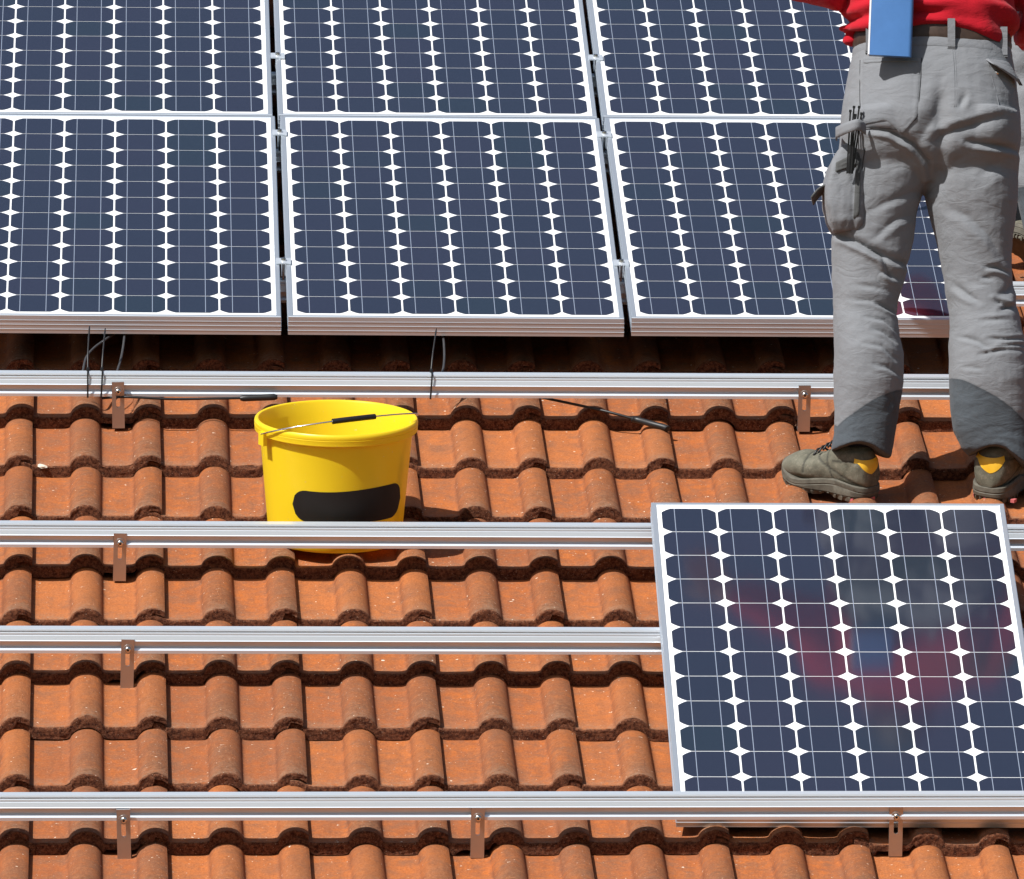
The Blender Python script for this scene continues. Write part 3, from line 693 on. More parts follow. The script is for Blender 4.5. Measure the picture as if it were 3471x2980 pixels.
def c1(x, y): return ((2600 + x / 1.977) / 1.6752, y / 1.977 / 1.6752)
def c2(x, y): return ((2600 + x / 1.977) / 1.6752, (850 + y / 1.977) / 1.6752)
A_ = lambda f, *p: [f(*q) for q in p]
FOLDS = [
    (A_(c1, (1085, 1200), (1060, 1100), (950, 980), (800, 900), (640, 880)), 0.0075, 0.011),
    (A_(c1, (1000, 960), (1080, 830), (1130, 700)), 0.022, 0.010),
    (A_(c1, (1090, 980), (1220, 900), (1380, 850), (1560, 790)), 0.013, 0.013),
    (A_(c1, (1690, 1000), (1480, 985), (1310, 960)), 0.008, 0.009),
    (A_(c1, (1300, 660), (1260, 740)), 0.008, 0.005),
    (A_(c1, (1560, 1100), (1480, 1130), (1420, 1190)), 0.016, 0.006),
    (A_(c1, (1570, 1740), (1480, 1580), (1330, 1450), (1200, 1390)), 0.013, 0.007),
    (A_(c1, (1080, 1260), (950, 1290), (830, 1340), (620, 1440)), 0.010, 0.005),
    (A_(c1, (960, 1430), (850, 1470), (700, 1600)), 0.010, 0.006),
    (A_(c1, (830, 1850), (760, 1715), (600, 1630), (440, 1545)), 0.008, 0.010),
    (A_(c2, (970, 70), (850, 60), (700, 0)), 0.009, 0.008),
    (A_(c2, (880, 180), (820, 160), (750, 135)), 0.006, 0.006),
    (A_(c2, (870, 405), (800, 375), (730, 345)), 0.005, 0.006),
    (A_(c2, (850, 400), (700, 335), (550, 318)), 0.005, 0.0032),
    (A_(c2, (860, 530), (780, 460), (640, 436)), 0.005, 0.005),
    (A_(c2, (850, 600), (780, 545), (690, 515)), 0.005, 0.005),
    (A_(c2, (855, 725), (760, 640), (630, 618)), 0.005, 0.004),
    (A_(c2, (900, 830), (800, 780), (700, 760)), 0.006, 0.004),
    (A_(c2, (830, 260), (700, 240), (560, 215)), 0.008, 0.003),
    (A_(c2, (790, 950), (820, 1000), (800, 1060)), 0.007, 0.003),
    (A_(c2, (1400, 330), (1330, 285), (1250, 215)), 0.008, 0.006),
    (A_(c2, (1610, 130), (1540, 105), (1450, 100)), 0.006, 0.008),
    (A_(c2, (1500, 180), (1420, 170)), 0.006, 0.004),
    (A_(c2, (1470, 655), (1400, 605), (1270, 560)), 0.0045, 0.0045),
    (A_(c2, (1400, 692), (1550, 660), (1730, 650)), 0.0045, 0.005),
    (A_(c2, (1460, 582), (1580, 590), (1720, 570)), 0.0045, 0.0045),
    (A_(c2, (1540, 632), (1730, 615)), 0.0045, 0.005),
    (A_(c2, (1420, 785), (1300, 770)), 0.0045, 0.003),
    (A_(c2, (1420, 462), (1610, 448)), 0.005, 0.004),
    (A_(c2, (1550, 385), (1660, 345)), 0.006, 0.006),
    (A_(c2, (1520, 325), (1620, 365)), 0.006, 0.006),
    (A_(c2, (1680, 160), (1600, 260), (1530, 280)), 0.012, 0.008),
]

def boot_meshes():
    """boot along +x: heel at 0, toe at 0.29, sole bottom at z 0"""
    b = MB(); rings = []
    for x, hw, zt in [(0.000, 0.016, 0.086), (0.006, 0.027, 0.098), (0.018, 0.034, 0.110), (0.045, 0.039, 0.124), (0.080, 0.039, 0.128), (0.105, 0.039, 0.119), (0.130, 0.041, 0.102), (0.160, 0.046, 0.088), (0.19, 0.050, 0.081), (0.220, 0.051, 0.079), (0.245, 0.048, 0.076), (0.265, 0.041, 0.068), (0.278, 0.035, 0.062), (0.286, 0.027, 0.053)]:
        zb = 0.022; zc = (zt + zb) / 2; hz = (zt - zb) / 2; yo = 0.005 * math.sin(x / 0.285 * math.pi)
        r_ = []
        for k in range(24):
            a = 2 * math.pi * k / 24; c, s = math.cos(a), math.sin(a); e = 2.5
            y = math.copysign(abs(c) ** (2 / e), c) * hw * (1.0 if s < 0.2 else 1 - 0.22 * (s - 0.2)); z = math.copysign(abs(s) ** (2 / e), s) * hz
            r_.append((x, y + yo, zc + z))
        rings.append(r_)
    b.loft(rings)
    cap_limb(b, [(0.050, 0, 0.065, 0.038), (0.052, 0, 0.086, 0.040)], 20)
    up = voxel(b, 0.0038, 4)
    co, no = coords(up); d = np.zeros(len(co))
    x, y, z = co.T
    d += 0.0022 * np.exp(-((z - 0.108 + 0.10 * (x - 0.02)) / 0.007) ** 2) * (x < 0.1)           # padded collar
    d -= 0.0020 * np.exp(-((x - 0.205 + 0.35 * np.abs(y)) / 0.0035) ** 2) * (z > 0.045)         # toe cap seam
    d -= 0.0014 * np.exp(-((z - 0.052 - 0.35 * (x - 0.06)) / 0.003) ** 2) * (x < 0.16)
    d -= 0.0014 * np.exp(-((x - 0.10 - 0.5 * (z - 0.05)) / 0.003) ** 2) * (z < 0.11)
    d += 0.0018 * np.exp(-((x - 0.245) / 0.03) ** 2 - (y / 0.03) ** 2) * (z > 0.06)
    d += np.array([0.0010 * noise.noise(Vector(c) * 55) for c in co])
    setco(up, co + no * d[:, None])
    sm_ = np.exp(-((x - 0.205 + 0.35 * np.abs(y)) / 0.0030) ** 2) * (z > 0.045) + np.exp(-((z - 0.052 - 0.35 * (x - 0.06)) / 0.0026) ** 2) * (x < 0.16) + np.exp(-((x - 0.10 - 0.5 * (z - 0.05)) / 0.0026) ** 2) * (z < 0.11) + np.exp(-((z - 0.094 + 0.10 * x) / 0.0026) ** 2) * (x < 0.10) + 0.9 * (z > 0.118) * (x < 0.1)  # seam lines; last term paints the dark collar interior onto the closed top
    up.attributes.new('seam', 'FLOAT', 'POINT').data.foreach_set('value', np.clip(sm_, 0, 1)); up.attributes.new('toe', 'FLOAT', 'POINT').data.foreach_set('value', np.clip((x - 0.20) / 0.05, 0, 1) * np.clip(1 - (z - 0.03) / 0.05, 0, 1))
    # sole
    out = []
    side = [(0.0, 0.0), (0.002, 0.016), (0.010, 0.029), (0.03, 0.038), (0.06, 0.0405), (0.09, 0.0385), (0.12, 0.0385), (0.15, 0.044), (0.18, 0.050), (0.21, 0.0525), (0.24, 0.050), (0.262, 0.043), (0.280, 0.030), (0.290, 0.013), (0.292, 0.0)]
    pl = spline([(x, y, 0) for x, y in side], 5)
    loop = [(p.x, p.y) for p in pl] + [(p.x, -p.y) for p in reversed(pl[1:-1])]
    def layer(z, grow, tread=0.0):
        r_ = []
        for i, (x, y) in enumerate(loop):
            rise = 0.020 * max(0, (x - 0.205) / 0.085) ** 2
            arch = 0.008 * math.exp(-((x - 0.115) / 0.022) ** 2) if z < 0.008 else 0
            wav = 0.007 * math.sin((x - 0.02) / 0.27 * math.pi * 2.0) if z > 0.02 else 0
            g_ = grow - (tread if (i // 2) % 2 else 0)
            cx = 0.14; r0_ = math.hypot(x - cx, y); f = 1 + g_ / max(r0_, 0.02)
            r_.append((cx + (x - cx) * f, y * f + 0.004 * math.sin(x / 0.285 * math.pi), z + rise + arch + wav))
        return r_
    sb = MB(); sb.loft([layer(0.0, -0.004, 0.008), layer(0.005, -0.001, 0.008), layer(0.0095, 0.0, 0.006), layer(0.0100, -0.002), layer(0.0125, -0.002), layer(0.013, 0.001), layer(0.022, 0.0022), layer(0.0232, 0.0008), layer(0.0248, 0.0008), layer(0.026, 0.0022), layer(0.034, 0.0012), layer(0.037, -0.004), layer(0.036, -0.02)])
    sole = sb.mesh('sole'); bm = bmesh.new(); bm.from_mesh(sole); bmesh.ops.recalc_face_normals(bm, faces=bm.faces); bm.to_mesh(sole); bm.free()
    return up, sole

def place_boot(me_up, me_sole, parent, heel, yaw, root_inv, sides, size=1.0):
    n = (MR.to_3x3() @ Vector((0, 0.067, 1))).normalized()
    f = Vector((math.sin(yaw), math.cos(yaw), 0)); f = (f - n * f.dot(n)).normalized(); y = n.cross(f)
    m = Matrix((f, y, n)).transposed().to_4x4(); m.translation = root_inv @ heel
    
    wide = Matrix.Diagonal((0.88 * size, 1.12 * size, 1.06 * size, 1)); m = m @ wide
    up = me_up.copy(); up.transform(m); so_ = me_sole.copy(); so_.transform(m)
    bo = link('boot', up, M['boot'], parent, True); link('sole', so_, M['sole'], bo, 38)
    # yellow badge round the heel, pink inserts in the tread
    bv = BVHTree.FromPolygons([v.co.copy() for v in me_up.vertices], [tuple(p.vertices) for p in me_up.polygons])
    g_ = MB(); P = []
    for j in range(7):
        row = []
        for i in range(15):
            a = -1 + 2 * i / 14; ang = sides[0] + (sides[1] - sides[0]) * i / 14
            top = 0.094 + 0.004 * a * a; bot = 0.088 - 0.025 * max(0, 1 - (abs(a + 0.15) / 0.8) ** 1.6)
            z = bot + (top - bot) * j / 6
            dr = Vector((-math.cos(ang), math.sin(ang), 0)); h = bv.ray_cast(Vector((0.05, 0, z)) + dr * 0.2, -dr)
            row.append((m @ (h[0] + h[1] * 0.0010)) if h[0] else m @ (Vector((0.05, 0, z)) + dr * 0.045))
        P.append(row)
    g_.grid(P); g_.build('heel_badge', M['badge'], bo, True)
    for x, sgn in ((-0.001, 0), (0.035, 1), (0.035, -1), (0.20, 1), (0.20, -1)):
        k = MB(); hw = [0.0405, 0.0525][x > 0.1]
        if sgn: k.box(x - 0.007, x + 0.007, sgn * hw - 0.009, sgn * hw - 0.0008, 0.0015, 0.0080, 0, m)
        else: k.box(-0.0004, 0.006, -0.0055, 0.0055, 0.0012, 0.0090, 0, m)
        k.build('tread_insert', M['pink'], bo)
    k = MB()
    for i in range(5):
        x = 0.112 + i * 0.016; z = 0.122 - i * 0.0085
        k.tube([m @ Vector((x, -0.024, z - 0.008)), m @ Vector((x + 0.003, -0.008, z + 0.004)), m @ Vector((x + 0.003, 0.012, z + 0.004)), m @ Vector((x, 0.028, z - 0.006))], 0.0026, 7)
    k.tube([m @ Vector(p) for p in ((0.112, 0.0, 0.128), (0.108, -0.012, 0.142), (0.118, -0.030, 0.132), (0.120, -0.046, 0.108))], 0.0024, 7)
    k.build('laces', M['rubber'], bo, True)
    return bo

def body_mesh(arms, lean):
    b = MB()
    for s in (-1, 1):
        hx = -0.015 + 0.09 * s; ax = -0.18 if s < 0 else 0.135
        cap_limb(b, [(hx, 0, 0.88, 0.075), (hx * 1.1 + (ax - hx) * 0.3, 0.0, 0.66, 0.064), ((hx + ax) / 2, 0.01, 0.46, 0.050), (ax, -0.010, 0.32, 0.046), (ax, 0.01, 0.19, 0.034)])
    ly = lambda z: lean * (z - 1.05)
    b.loft([ring(-0.013, ly(z), z, hx, yb, yf, 30, 2.2) for z, hx, yb, yf in [(0.80, 0.13, 0.09, 0.085), (0.90, 0.165, 0.12, 0.095), (1.05, 0.15, 0.09, 0.085), (1.20, 0.145, 0.09, 0.095), (1.35, 0.165, 0.10, 0.105), (1.45, 0.175, 0.09, 0.085), (1.50, 0.12, 0.065, 0.055), (1.53, 0.06, 0.05, 0.05)]])
    hy = ly(1.62)
    cap_limb(b, [(-0.013, ly(1.48), 1.48, 0.058), (-0.013, ly(1.56) + 0.012, 1.56, 0.054)])
    # head: skull, jaw, nose, ears
    b.loft([ring(-0.013, hy + 0.02 + oy, z, hx, yb, yf, 24, 2.1) for z, hx, yb, yf, oy in [(1.555, 0.035, 0.03, 0.045, 0.035), (1.575, 0.052, 0.055, 0.07, 0.02), (1.61, 0.066, 0.085, 0.085, 0.01), (1.65, 0.074, 0.097, 0.09, 0.0), (1.69, 0.076, 0.10, 0.088, 0.0), (1.73, 0.070, 0.092, 0.08, 0.0), (1.76, 0.052, 0.07, 0.058, 0.0), (1.775, 0.025, 0.035, 0.03, 0.0)]])
    cap_limb(b, [(-0.013, hy + 0.112, 1.668, 0.010), (-0.013, hy + 0.124, 1.640, 0.014)], 10)
    for s in (-1, 1): cap_limb(b, [(-0.013 + 0.078 * s, hy + 0.015, 1.675, 0.014), (-0.013 + 0.076 * s, hy + 0.02, 1.640, 0.010)], 10)
    for a in arms:
        sh, el, wr, hd, up = [Vector(q) for q in a]
        cap_limb(b, [(*sh, 0.050), (*(sh * 0.5 + el * 0.5), 0.044), (*el, 0.038), (*(el * 0.6 + wr * 0.4), 0.037), (*wr, 0.026)])
        f = hd.normalized(); u_ = (up - f * up.dot(f)).normalized(); s_ = f.cross(u_)
        palm = []
        for t, hw, ht in ((0.0, 0.026, 0.017), (0.03, 0.036, 0.016), (0.07, 0.042, 0.014), (0.095, 0.038, 0.010)):
            c = wr + f * t; palm.append([tuple(c + s_ * math.cos(k * math.pi / 8) * hw + u_ * math.sin(k * math.pi / 8) * ht) for k in range(16)])
        b.loft(palm)
        for i, (o_, L, q) in enumerate(((-0.030, 0.060, 0.5), (-0.010, 0.074, 0.55), (0.011, 0.070, 0.6), (0.030, 0.054, 0.7))):
            p = wr + f * 0.09 + s_ * o_; P = [(*p, 0.0092)]; dirv = f.copy()
            for seg in (0.46, 0.31, 0.23):
                dirv = (dirv - u_ * q * 0.62).normalized(); p = p + dirv * L * seg; P.append((*p, 0.0088 - 0.001 * len(P)))
            cap_limb(b, P, 8)
        p = wr + f * 0.028 - s_ * 0.034; P = [(*p, 0.0115)]; dirv = (f * 0.7 - s_ * 0.7 - u_ * 0.25).normalized()
        for seg in (0.032, 0.026): p = p + dirv * seg; P.append((*p, 0.0095)); dirv = (dirv + f * 0.35 - u_ * 0.2).normalized()
        cap_limb(b, P, 8)
    return voxel(b, 0.0052, 3)

def shirt_mesh(arms, lean, size=0.006):
    b = MB(); ly = lambda z: lean * (z - 1.05)
    b.loft([ring(-0.013, ly(z), z, hx, yb, yf, 36, 2.3) for z, hx, yb, yf in [(1.088, 0.180, 0.122, 0.112), (1.100, 0.194, 0.140, 0.125), (1.125, 0.200, 0.146, 0.130), (1.18, 0.192, 0.138, 0.128), (1.28, 0.190, 0.132, 0.128), (1.38, 0.202, 0.130, 0.124), (1.45, 0.205, 0.110, 0.105), (1.50, 0.15, 0.082, 0.075), (1.525, 0.075, 0.062, 0.058)]])
    for a in arms:
        sh, el, wr = [Vector(q) for q in a[:3]]
        mid = sh * 0.5 + el * 0.5; w2 = el * 0.22 + wr * 0.78
        cap_limb(b, [(*sh, 0.074), (*mid, 0.064), (*el, 0.060), (*(el * 0.55 + wr * 0.45), 0.054), (*w2, 0.044)], 18)
    cap_limb(b, [(-0.198, 0.0, 1.150, 0.020), (-0.206, 0.0, 1.100, 0.018), (-0.200, 0.005, 1.070, 0.013)], 12)
    me = voxel(b, size, 5)
    co, no = coords(me); d = np.empty(len(co))
    for i, (x, y, z) in enumerate(co):
        k = math.exp(-((z - 1.11) / 0.05) ** 2) if abs(x) < 0.23 else 0
        w_ = z + 0.035 * x * (1.6 + x * 4) + 0.010 * noise.noise(Vector((x * 6, y * 6, 2)))
        f = math.sin(w_ * 150 + 3.2 * noise.noise(Vector((x * 7, y * 7, z * 11)))) * (0.55 + 0.9 * noise.noise(Vector((x * 8 + 3, y * 8, z * 14))))
        d[i] = k * (0.0125 * f + 0.006 * math.sin(w_ * 83)) + 0.006 * noise.noise(Vector((x * 11 + z * 5, y * 11, z * 13))) + 0.002 * noise.noise(Vector((x * 35, y * 35, z * 42)))
    co = co + no * d[:, None]
    # hem droops towards the right hip
    low = np.clip((1.14 - co[:, 2]) / 0.07, 0, 1) * (np.abs(co[:, 0]) < 0.23)
    co[:, 2] -= low * (0.042 * np.clip((co[:, 0] - 0.02) / 0.16, 0, 1) - 0.012 * np.exp(-((co[:, 0] + 0.03) / 0.08) ** 2))
    setco(me, co); return me

def hair_mesh(lean):
    b = MB(); hy = lean * 0.57 + 0.02
    b.loft([ring(-0.013, hy + oy, z, hx, yb, yf, 28, 2.1) for z, hx, yb, yf, oy in [(1.60, 0.062, 0.088, 0.0, -0.004), (1.64, 0.078, 0.104, 0.02, -0.002), (1.68, 0.082, 0.108, 0.05, 0.0), (1.72, 0.079, 0.103, 0.09, 0.0), (1.755, 0.064, 0.084, 0.074, 0.0), (1.782, 0.034, 0.045, 0.04, 0.0)]])
    me = voxel(b, 0.006, 3); co, no = coords(me)
    d = np.array([0.004 * noise.noise(Vector((c[0] * 60, c[1] * 60, c[2] * 25))) for c in co]); setco(me, co + no * d[:, None]); return me

def drape(bv, P, off, direction, edge=True):
    """P: rows of (x, z) drawing units laid on the cloth seen along +y"""
    rows = []; hN, wN = len(P), len(P[0])
    for i, r_ in enumerate(P):
        row = []
        for j, (x, z) in enumerate(r_):
            h = bv.ray_cast(Vector((x, -1.0, z)), Vector((0, 1, 0)))
            p = h[0] if h[0] else Vector((x, -0.05, z)); n = h[1] if h[0] else Vector((0, -1, 0))
            e = min(i, j, hN - 1 - i, wN - 1 - j)
            o_ = off if e >= 1 else -0.002
            if edge and e == 2: o_ = off * 0.55
            row.append(p + Vector((n.x * 0.5, n.y, n.z * 0.5)).normalized() * o_)
        rows.append(row)
    return rows
def quad_rows(tl, tr, bl, br, h, w, bot=None):
    out = []
    for i in range(h):
        t = i / (h - 1); row = []
        for j in range(w):
            s = j / (w - 1); x0 = tl[0] + (bl[0] - tl[0]) * t; x1 = tr[0] + (br[0] - tr[0]) * t; y0 = tl[1] + (bl[1] - tl[1]) * t; y1 = tr[1] + (br[1] - tr[1]) * t
            x, y = x0 + (x1 - x0) * s, y0 + (y1 - y0) * s
            if bot: y += t * bot(s)
            row.append(U(x, y))
        out.append(row)
    return out

ORG = MR @ Vector((1.0891, 2.1774, 0.045))
UP, SOLE = boot_meshes()
LARM = [(-0.195, 0.035, 1.42), (-0.262, -0.02, 1.190), (-0.450, 0.130, 1.285), (-0.45, 0.85, 0.30), (0.2, 0.05, 1)]
RARM = [(0.170, 0.035, 1.42), (0.262, 0.055, 1.130), (0.235, 0.300, 1.155), (-0.2, 0.97, 0.05), (-0.2, -0.05, 1)]
ARMS = (LARM, RARM); LEAN = 0.10

def person_main():
    mat = Matrix.Translation(ORG)
    body = link('person', body_mesh(ARMS, LEAN), M['skin'], None, True); body.matrix_world = mat
    tag(body, 'worker in red shirt and grey trousers, standing above the loose panel with his back turned', 'person', 'workers on the roof')
    tm = trousers_mesh(0.0038, [(p, w * (1.15 if w < 0.0055 else 1.0), a * (1.15 if w < 0.0055 else (1.35 if w < 0.0095 else 0.9))) for p, w, a in FOLDS]); tr = link('trousers', tm, M['trouser'], body, True)
    bv = BVHTree.FromPolygons([v.co.copy() for v in tm.vertices], [tuple(p.vertices) for p in tm.polygons])
    sh = link('shirt', shirt_mesh(ARMS, LEAN), M['red'], body, True)
    link('hair', hair_mesh(LEAN), M['hair'], body, True)
    for s in (-1, 1):
        e = MB(); e.lathe([(0.0, 0.0), (0.006, 0.002), (0.010, 0.008), (0.0, 0.013)], 12, 0, Matrix.Translation((-0.013 + s * 0.031, LEAN * 0.57 + 0.094, 1.665))); e.build('eye', M['white'], body, True)
    mo = MB(); mo.tube([(-0.035, LEAN * 0.57 + 0.094, 1.605), (-0.013, LEAN * 0.57 + 0.103, 1.604), (0.009, LEAN * 0.57 + 0.094, 1.605)], [0.002, 0.006, 0.002], 8); mo.build('mouth', M['pink'], body, True)
    # waistband, belt and loops follow the cloth
    def band(z0, z1, off, name, mk, tilt):
        b = MB(); P = []
        for j in range(5):
            t = j / 4; row = []
            for i in range(73):
                a = 2 * math.pi * i / 72; dr = Vector((math.cos(a), math.sin(a), 0)); c = Vector((-0.012, 0, min(z0 + (z1 - z0) * t, 1.083)))
                h = bv.ray_cast(c + dr * 0.6, -dr); p = h[0] if h[0] else c + dr * 0.15
                o_ = off if 0 < j < 4 else off * 0.3
                q = p + dr * o_; q.z = z0 + (z1 - z0) * t + tilt(q.x); row.append(q)
            P.append(row)
        b.grid(P); return b.build(name, mk, body, True)
    tl = lambda x: -0.016 * max(0, (x + 0.01) / 0.18) - 0.010 * max(0, (-x - 0.06) / 0.12)
    band(1.046, 1.070, 0.0030, 'waistband', M['trim'], tl)
    band(1.068, 1.104, 0.0060, 'belt', M['belt'], tl)
    for x in (0.022, 0.148, -0.165):
        h = bv.ray_cast(Vector((x, -1, 1.06)), Vector((0, 1, 0))); y = h[0].y if h[0] else -0.1; z = tl(x)
        b = MB(); b.box(x - 0.0085, x + 0.0085, y - 0.011, y - 0.007, 1.046 + z, 1.112 + z); b.box(x - 0.0095, x + 0.0095, y - 0.009, y + 0.004, 1.042 + z, 1.050 + z); b.build('belt_loop', M['trim'], body)
    # seams: raised welts
    def seam(pts, r_, name, mk=M['trim']):
        b = MB(); q = []
        for (px, py) in pts:
            x, z = U(px, py); h = bv.ray_cast(Vector((x, -1, z)), Vector((0, 1, 0)))
            if h[0]: q.append(h[0] + h[1] * (r_ * 0.2))
        b.tube(spline(q, 5), r_, 6); return b.build(name, mk, tr, True)
    seam(A_(c1, (1218, 300), (1226, 400), (1230, 520), (1230, 640), (1228, 740)), 0.0009, 'seam')
    seam(A_(c1, (1232, 300), (1240, 400), (1244, 520), (1244, 640), (1240, 740)), 0.0006, 'seam')
    seam(A_(c1, (1460, 420), (1490, 540), (1520, 660), (1535, 780)), 0.0009, 'seam')
    for nm, pts in (('pocket_stitching', A_(c1, (620, 396), (614, 560), (612, 720), (618, 858), (700, 872), (800, 884), (882, 888), (930, 850), (978, 806), (996, 650), (1008, 520), (1016, 405))),
                    ('outseam', A_(c1, (640, 1000), (622, 1150), (612, 1300), (608, 1440)))):
        seam(pts, 0.0011, nm, M['stitch'])
    # back pockets
    g_ = MB(); g_.grid(drape(bv, quad_rows(c1(628, 388), c1(1018, 402), c1(612, 862), c1(985, 812), 26, 22, lambda s: 34 * max(0, 1 - abs(s - 0.72) / 0.28) - 0 * s), 0.0042, 0)); g_.build('back_pocket', M['trim'], tr, True)
    g_ = MB(); g_.grid(drape(bv, quad_rows(c1(628, 386), c1(1018, 400), c1(630, 432), c1(1014, 440), 6, 22), 0.0062, 0)); g_.build('pocket_hem', M['trim'], tr, True)
    # right pocket flap, sagging away from the cloth
    rows = drape(bv, quad_rows(c1(1442, 398), c1(1600, 395), c1(1470, 440), c1(1690, 560), 10, 16, None), 0.005, 0)
    for i, r_ in enumerate(rows):
        for p in r_: p.y -= 0.022 * (i / 9) ** 1.4; p.x += 0.006 * (i / 9)
    g_ = MB(); g_.grid(rows); g_.build('pocket_flap', M['trim'], tr, True)
    x, z = U(*c1(1522, 490)); h = bv.ray_cast(Vector((x, -1, z)), Vector((0, 1, 0)))
    b = MB(); b.lathe([(0.0, 0.003), (0.004, 0.002), (0.005, 0.0)], 14, 0, Matrix.Translation(h[0] + Vector((0, -0.001, 0))) @ Matrix.Rotation(R(90), 4, 'X')); b.build('snap_button', M['bolt'], tr, True)
    # cargo pocket on the outside of the left thigh
    b = MB(); rr = []
    for (px0, px1, py, yb, yf) in [(1704, 1738, 292, -0.095, 0.02), (1692, 1741, 306, -0.105, 0.03), (1676, 1745, 335, -0.112, 0.045), (1666, 1748, 375, -0.116, 0.05), (1668, 1749, 415, -0.116, 0.05), (1677, 1747, 446, -0.110, 0.045), (1688, 1738, 466, -0.094, 0.035)]:
        (x0, z), (x1, _) = U(px0, py), U(px1, py); rr.append(ring((x0 + x1) / 2, 0.0, z, (x1 - x0) / 2, -yb, yf, 44, 7.0))
    b.loft(rr); cm = voxel(b, 0.0040, 2); co, no = coords(cm)
    d = np.array([0.004 * noise.noise(Vector((c[0] * 38 + c[2] * 8, c[1] * 20, c[2] * 9))) + 0.0016 * noise.noise(Vector((c[0] * 90, c[1] * 60, c[2] * 40))) - 0.0035 * math.exp(-((c[0] + 0.205) / 0.005) ** 2) * (c[1] < 0) for c in co]); setco(cm, co + no * d[:, None])
    cp = link('cargo_pocket', cm, M['trim'], tr, True)
    bc = BVHTree.FromPolygons([v.co.copy() for v in cm.vertices], [tuple(p.vertices) for p in cm.polygons])
    g_ = MB(); g_.grid(drape(bc, quad_rows(c1(585, 1010), c1(622, 960), c1(560, 1495), c1(605, 1455), 18, 7), 0.004, 0)); g_.build('pocket_binding', M['trim2'], cp, True)
    g_ = MB(); g_.grid(drape(bc, quad_rows(c1(445, 1095), c1(612, 1010), c1(440, 1170), c1(600, 1120), 8, 14), 0.0055, 0)); g_.build('pocket_strap', M['trim2'], cp, True)
    x, z = U(*c1(556, 1072)); h = bc.ray_cast(Vector((x, -1, z)), Vector((0, 1, 0)))
    if h[0]:
        b = MB(); b.lathe([(0.0, 0.003), (0.004, 0.002), (0.005, 0.0)], 14, 0, Matrix.Translation(h[0] + Vector((0, -0.006, 0))) @ Matrix.Rotation(R(90), 4, 'X')); b.build('snap_button', M['bolt'], cp, True)
    # the loose flap sticking out to the left
    P = []
    for i in range(7):
        t = i / 6; (x0, z0), (x1, z1) = U(1676, 372 + 10 * t), U(1638 + 8 * t, 398 + 8 * t)
        P.append([(x0 + (x1 - x0) * s, -0.085 + 0.075 * t + 0.008 * math.sin(s * 3), z0 + (z1 - z0) * s ** 1.2 + 0.008 * math.sin(s * 3.1)) for s in [k / 6 for k in range(7)]])
    b = MB(); b.grid(P); fo = b.build('pocket_flap', M['trim2'], cp, True); md = fo.modifiers.new('t', 'SOLIDIFY'); md.thickness = 0.004
    # hammer loop across the outer thigh
    b = MB(); pts = []
    for (px, py, y) in [(1746, 268, -0.150), (1730, 262, -0.178), (1710, 266, -0.172), (1694, 270, -0.140), (1688, 270, -0.095), (1692, 270, -0.05)]:
        x, z = U(px, py); pts.append((x, y, z))
    pts = spline(pts, 4)
    P = [[p + Vector((0, 0, hh)) for p in pts] for hh in (0.013, 0.004, -0.004, -0.013)]
    b.grid(P); lo_ = b.build('hammer_loop', M['trim'], tr, True); md = lo_.modifiers.new('t', 'SOLIDIFY'); md.thickness = 0.003
    # feet
    inv = mat.inverted()
    heelL = MR @ Vector((0.937, 2.195, 0.036)); heelR = MR @ Vector((1.1990, 2.186, 0.036))
    place_boot(UP, SOLE, body, heelL, R(-45), inv, (R(-30), R(62)))
    place_boot(UP, SOLE, body, heelR, R(30), inv, (R(-46), R(44)), 1.08)
    for x, y in ((-0.190, 0.026), (0.138, 0.044)):
        s_ = MB(); cap_limb(s_, [(x, y, 0.120, 0.0385), (x, y - 0.01, 0.16, 0.039), (x, y - 0.03, 0.24, 0.042)], 18); s_.build('sock', M['sock'], body, True)
    # things carried in the pockets: their own objects
    fl = MB(); w_, t_, hh = 0.098, 0.020, 0.172; sec = []
    for k in range(9): a = -math.pi / 2 + math.pi * k / 8; sec.append((w_ / 2 - t_ / 2 + t_ / 2 * math.cos(a), t_ / 2 * math.sin(a)))
    sec += [(-w_ / 2, t_ / 2), (-w_ / 2, -t_ / 2)]
    fl.loft([[(x, y, z) for x, y in sec] for z in (0, hh)])
    fx, fz = U(1794, 123)
    fm = mat @ Matrix.Translation((fx, -0.170, fz)) @ Matrix.Rotation(R(2.6), 4, 'Y') @ Matrix.Rotation(R(-3.0), 4, 'X')
    fo = thing('folder', fm, 'blue plastic folder standing in the worker back pocket', 'folder')
    fl.build('cover', M['blue'], fo, 40)
    ed = MB(); ed.box(-w_ / 2 - 0.0035, -w_ / 2 - 0.0005, -t_ / 2 + 0.001, t_ / 2 - 0.001, 0.001, hh - 0.001); ed.build('lit_side', M['white'], fo)  # white strip standing in for the sunlit thin side of the folder
    tx, tz = U(1716, 330); bt = thing('cable_tie_bundle', mat @ Matrix.Translation((tx, -0.104, tz)) @ Matrix.Rotation(R(4), 4, 'Y'), 'bundle of black cable ties stuck in the thigh pocket and its loop', 'cable ties')
    for i, (dx, dy, L, ln) in enumerate([(-0.007, 0.0, 0.112, -0.02), (-0.003, -0.004, 0.121, 0.01), (0.000, 0.0, 0.103, 0.03), (0.004, -0.004, 0.122, 0.05), (0.008, 0.0, 0.108, 0.08), (0.002, -0.007, 0.098, 0.0)]):
        b = MB(); m_ = Matrix.Translation((dx, dy - 0.028, 0)) @ Matrix.Rotation(ln, 4, 'Y') @ Matrix.Rotation(R(6), 4, 'X')
        b.box(-0.0019, 0.0019, -0.0008, 0.0008, -0.03, L, 0, m_); b.box(-0.0031, 0.0031, -0.0026, 0.0026, L, L + 0.006, 0, m_); b.build('tie', M['rubber'], bt)
    return body
person_main()

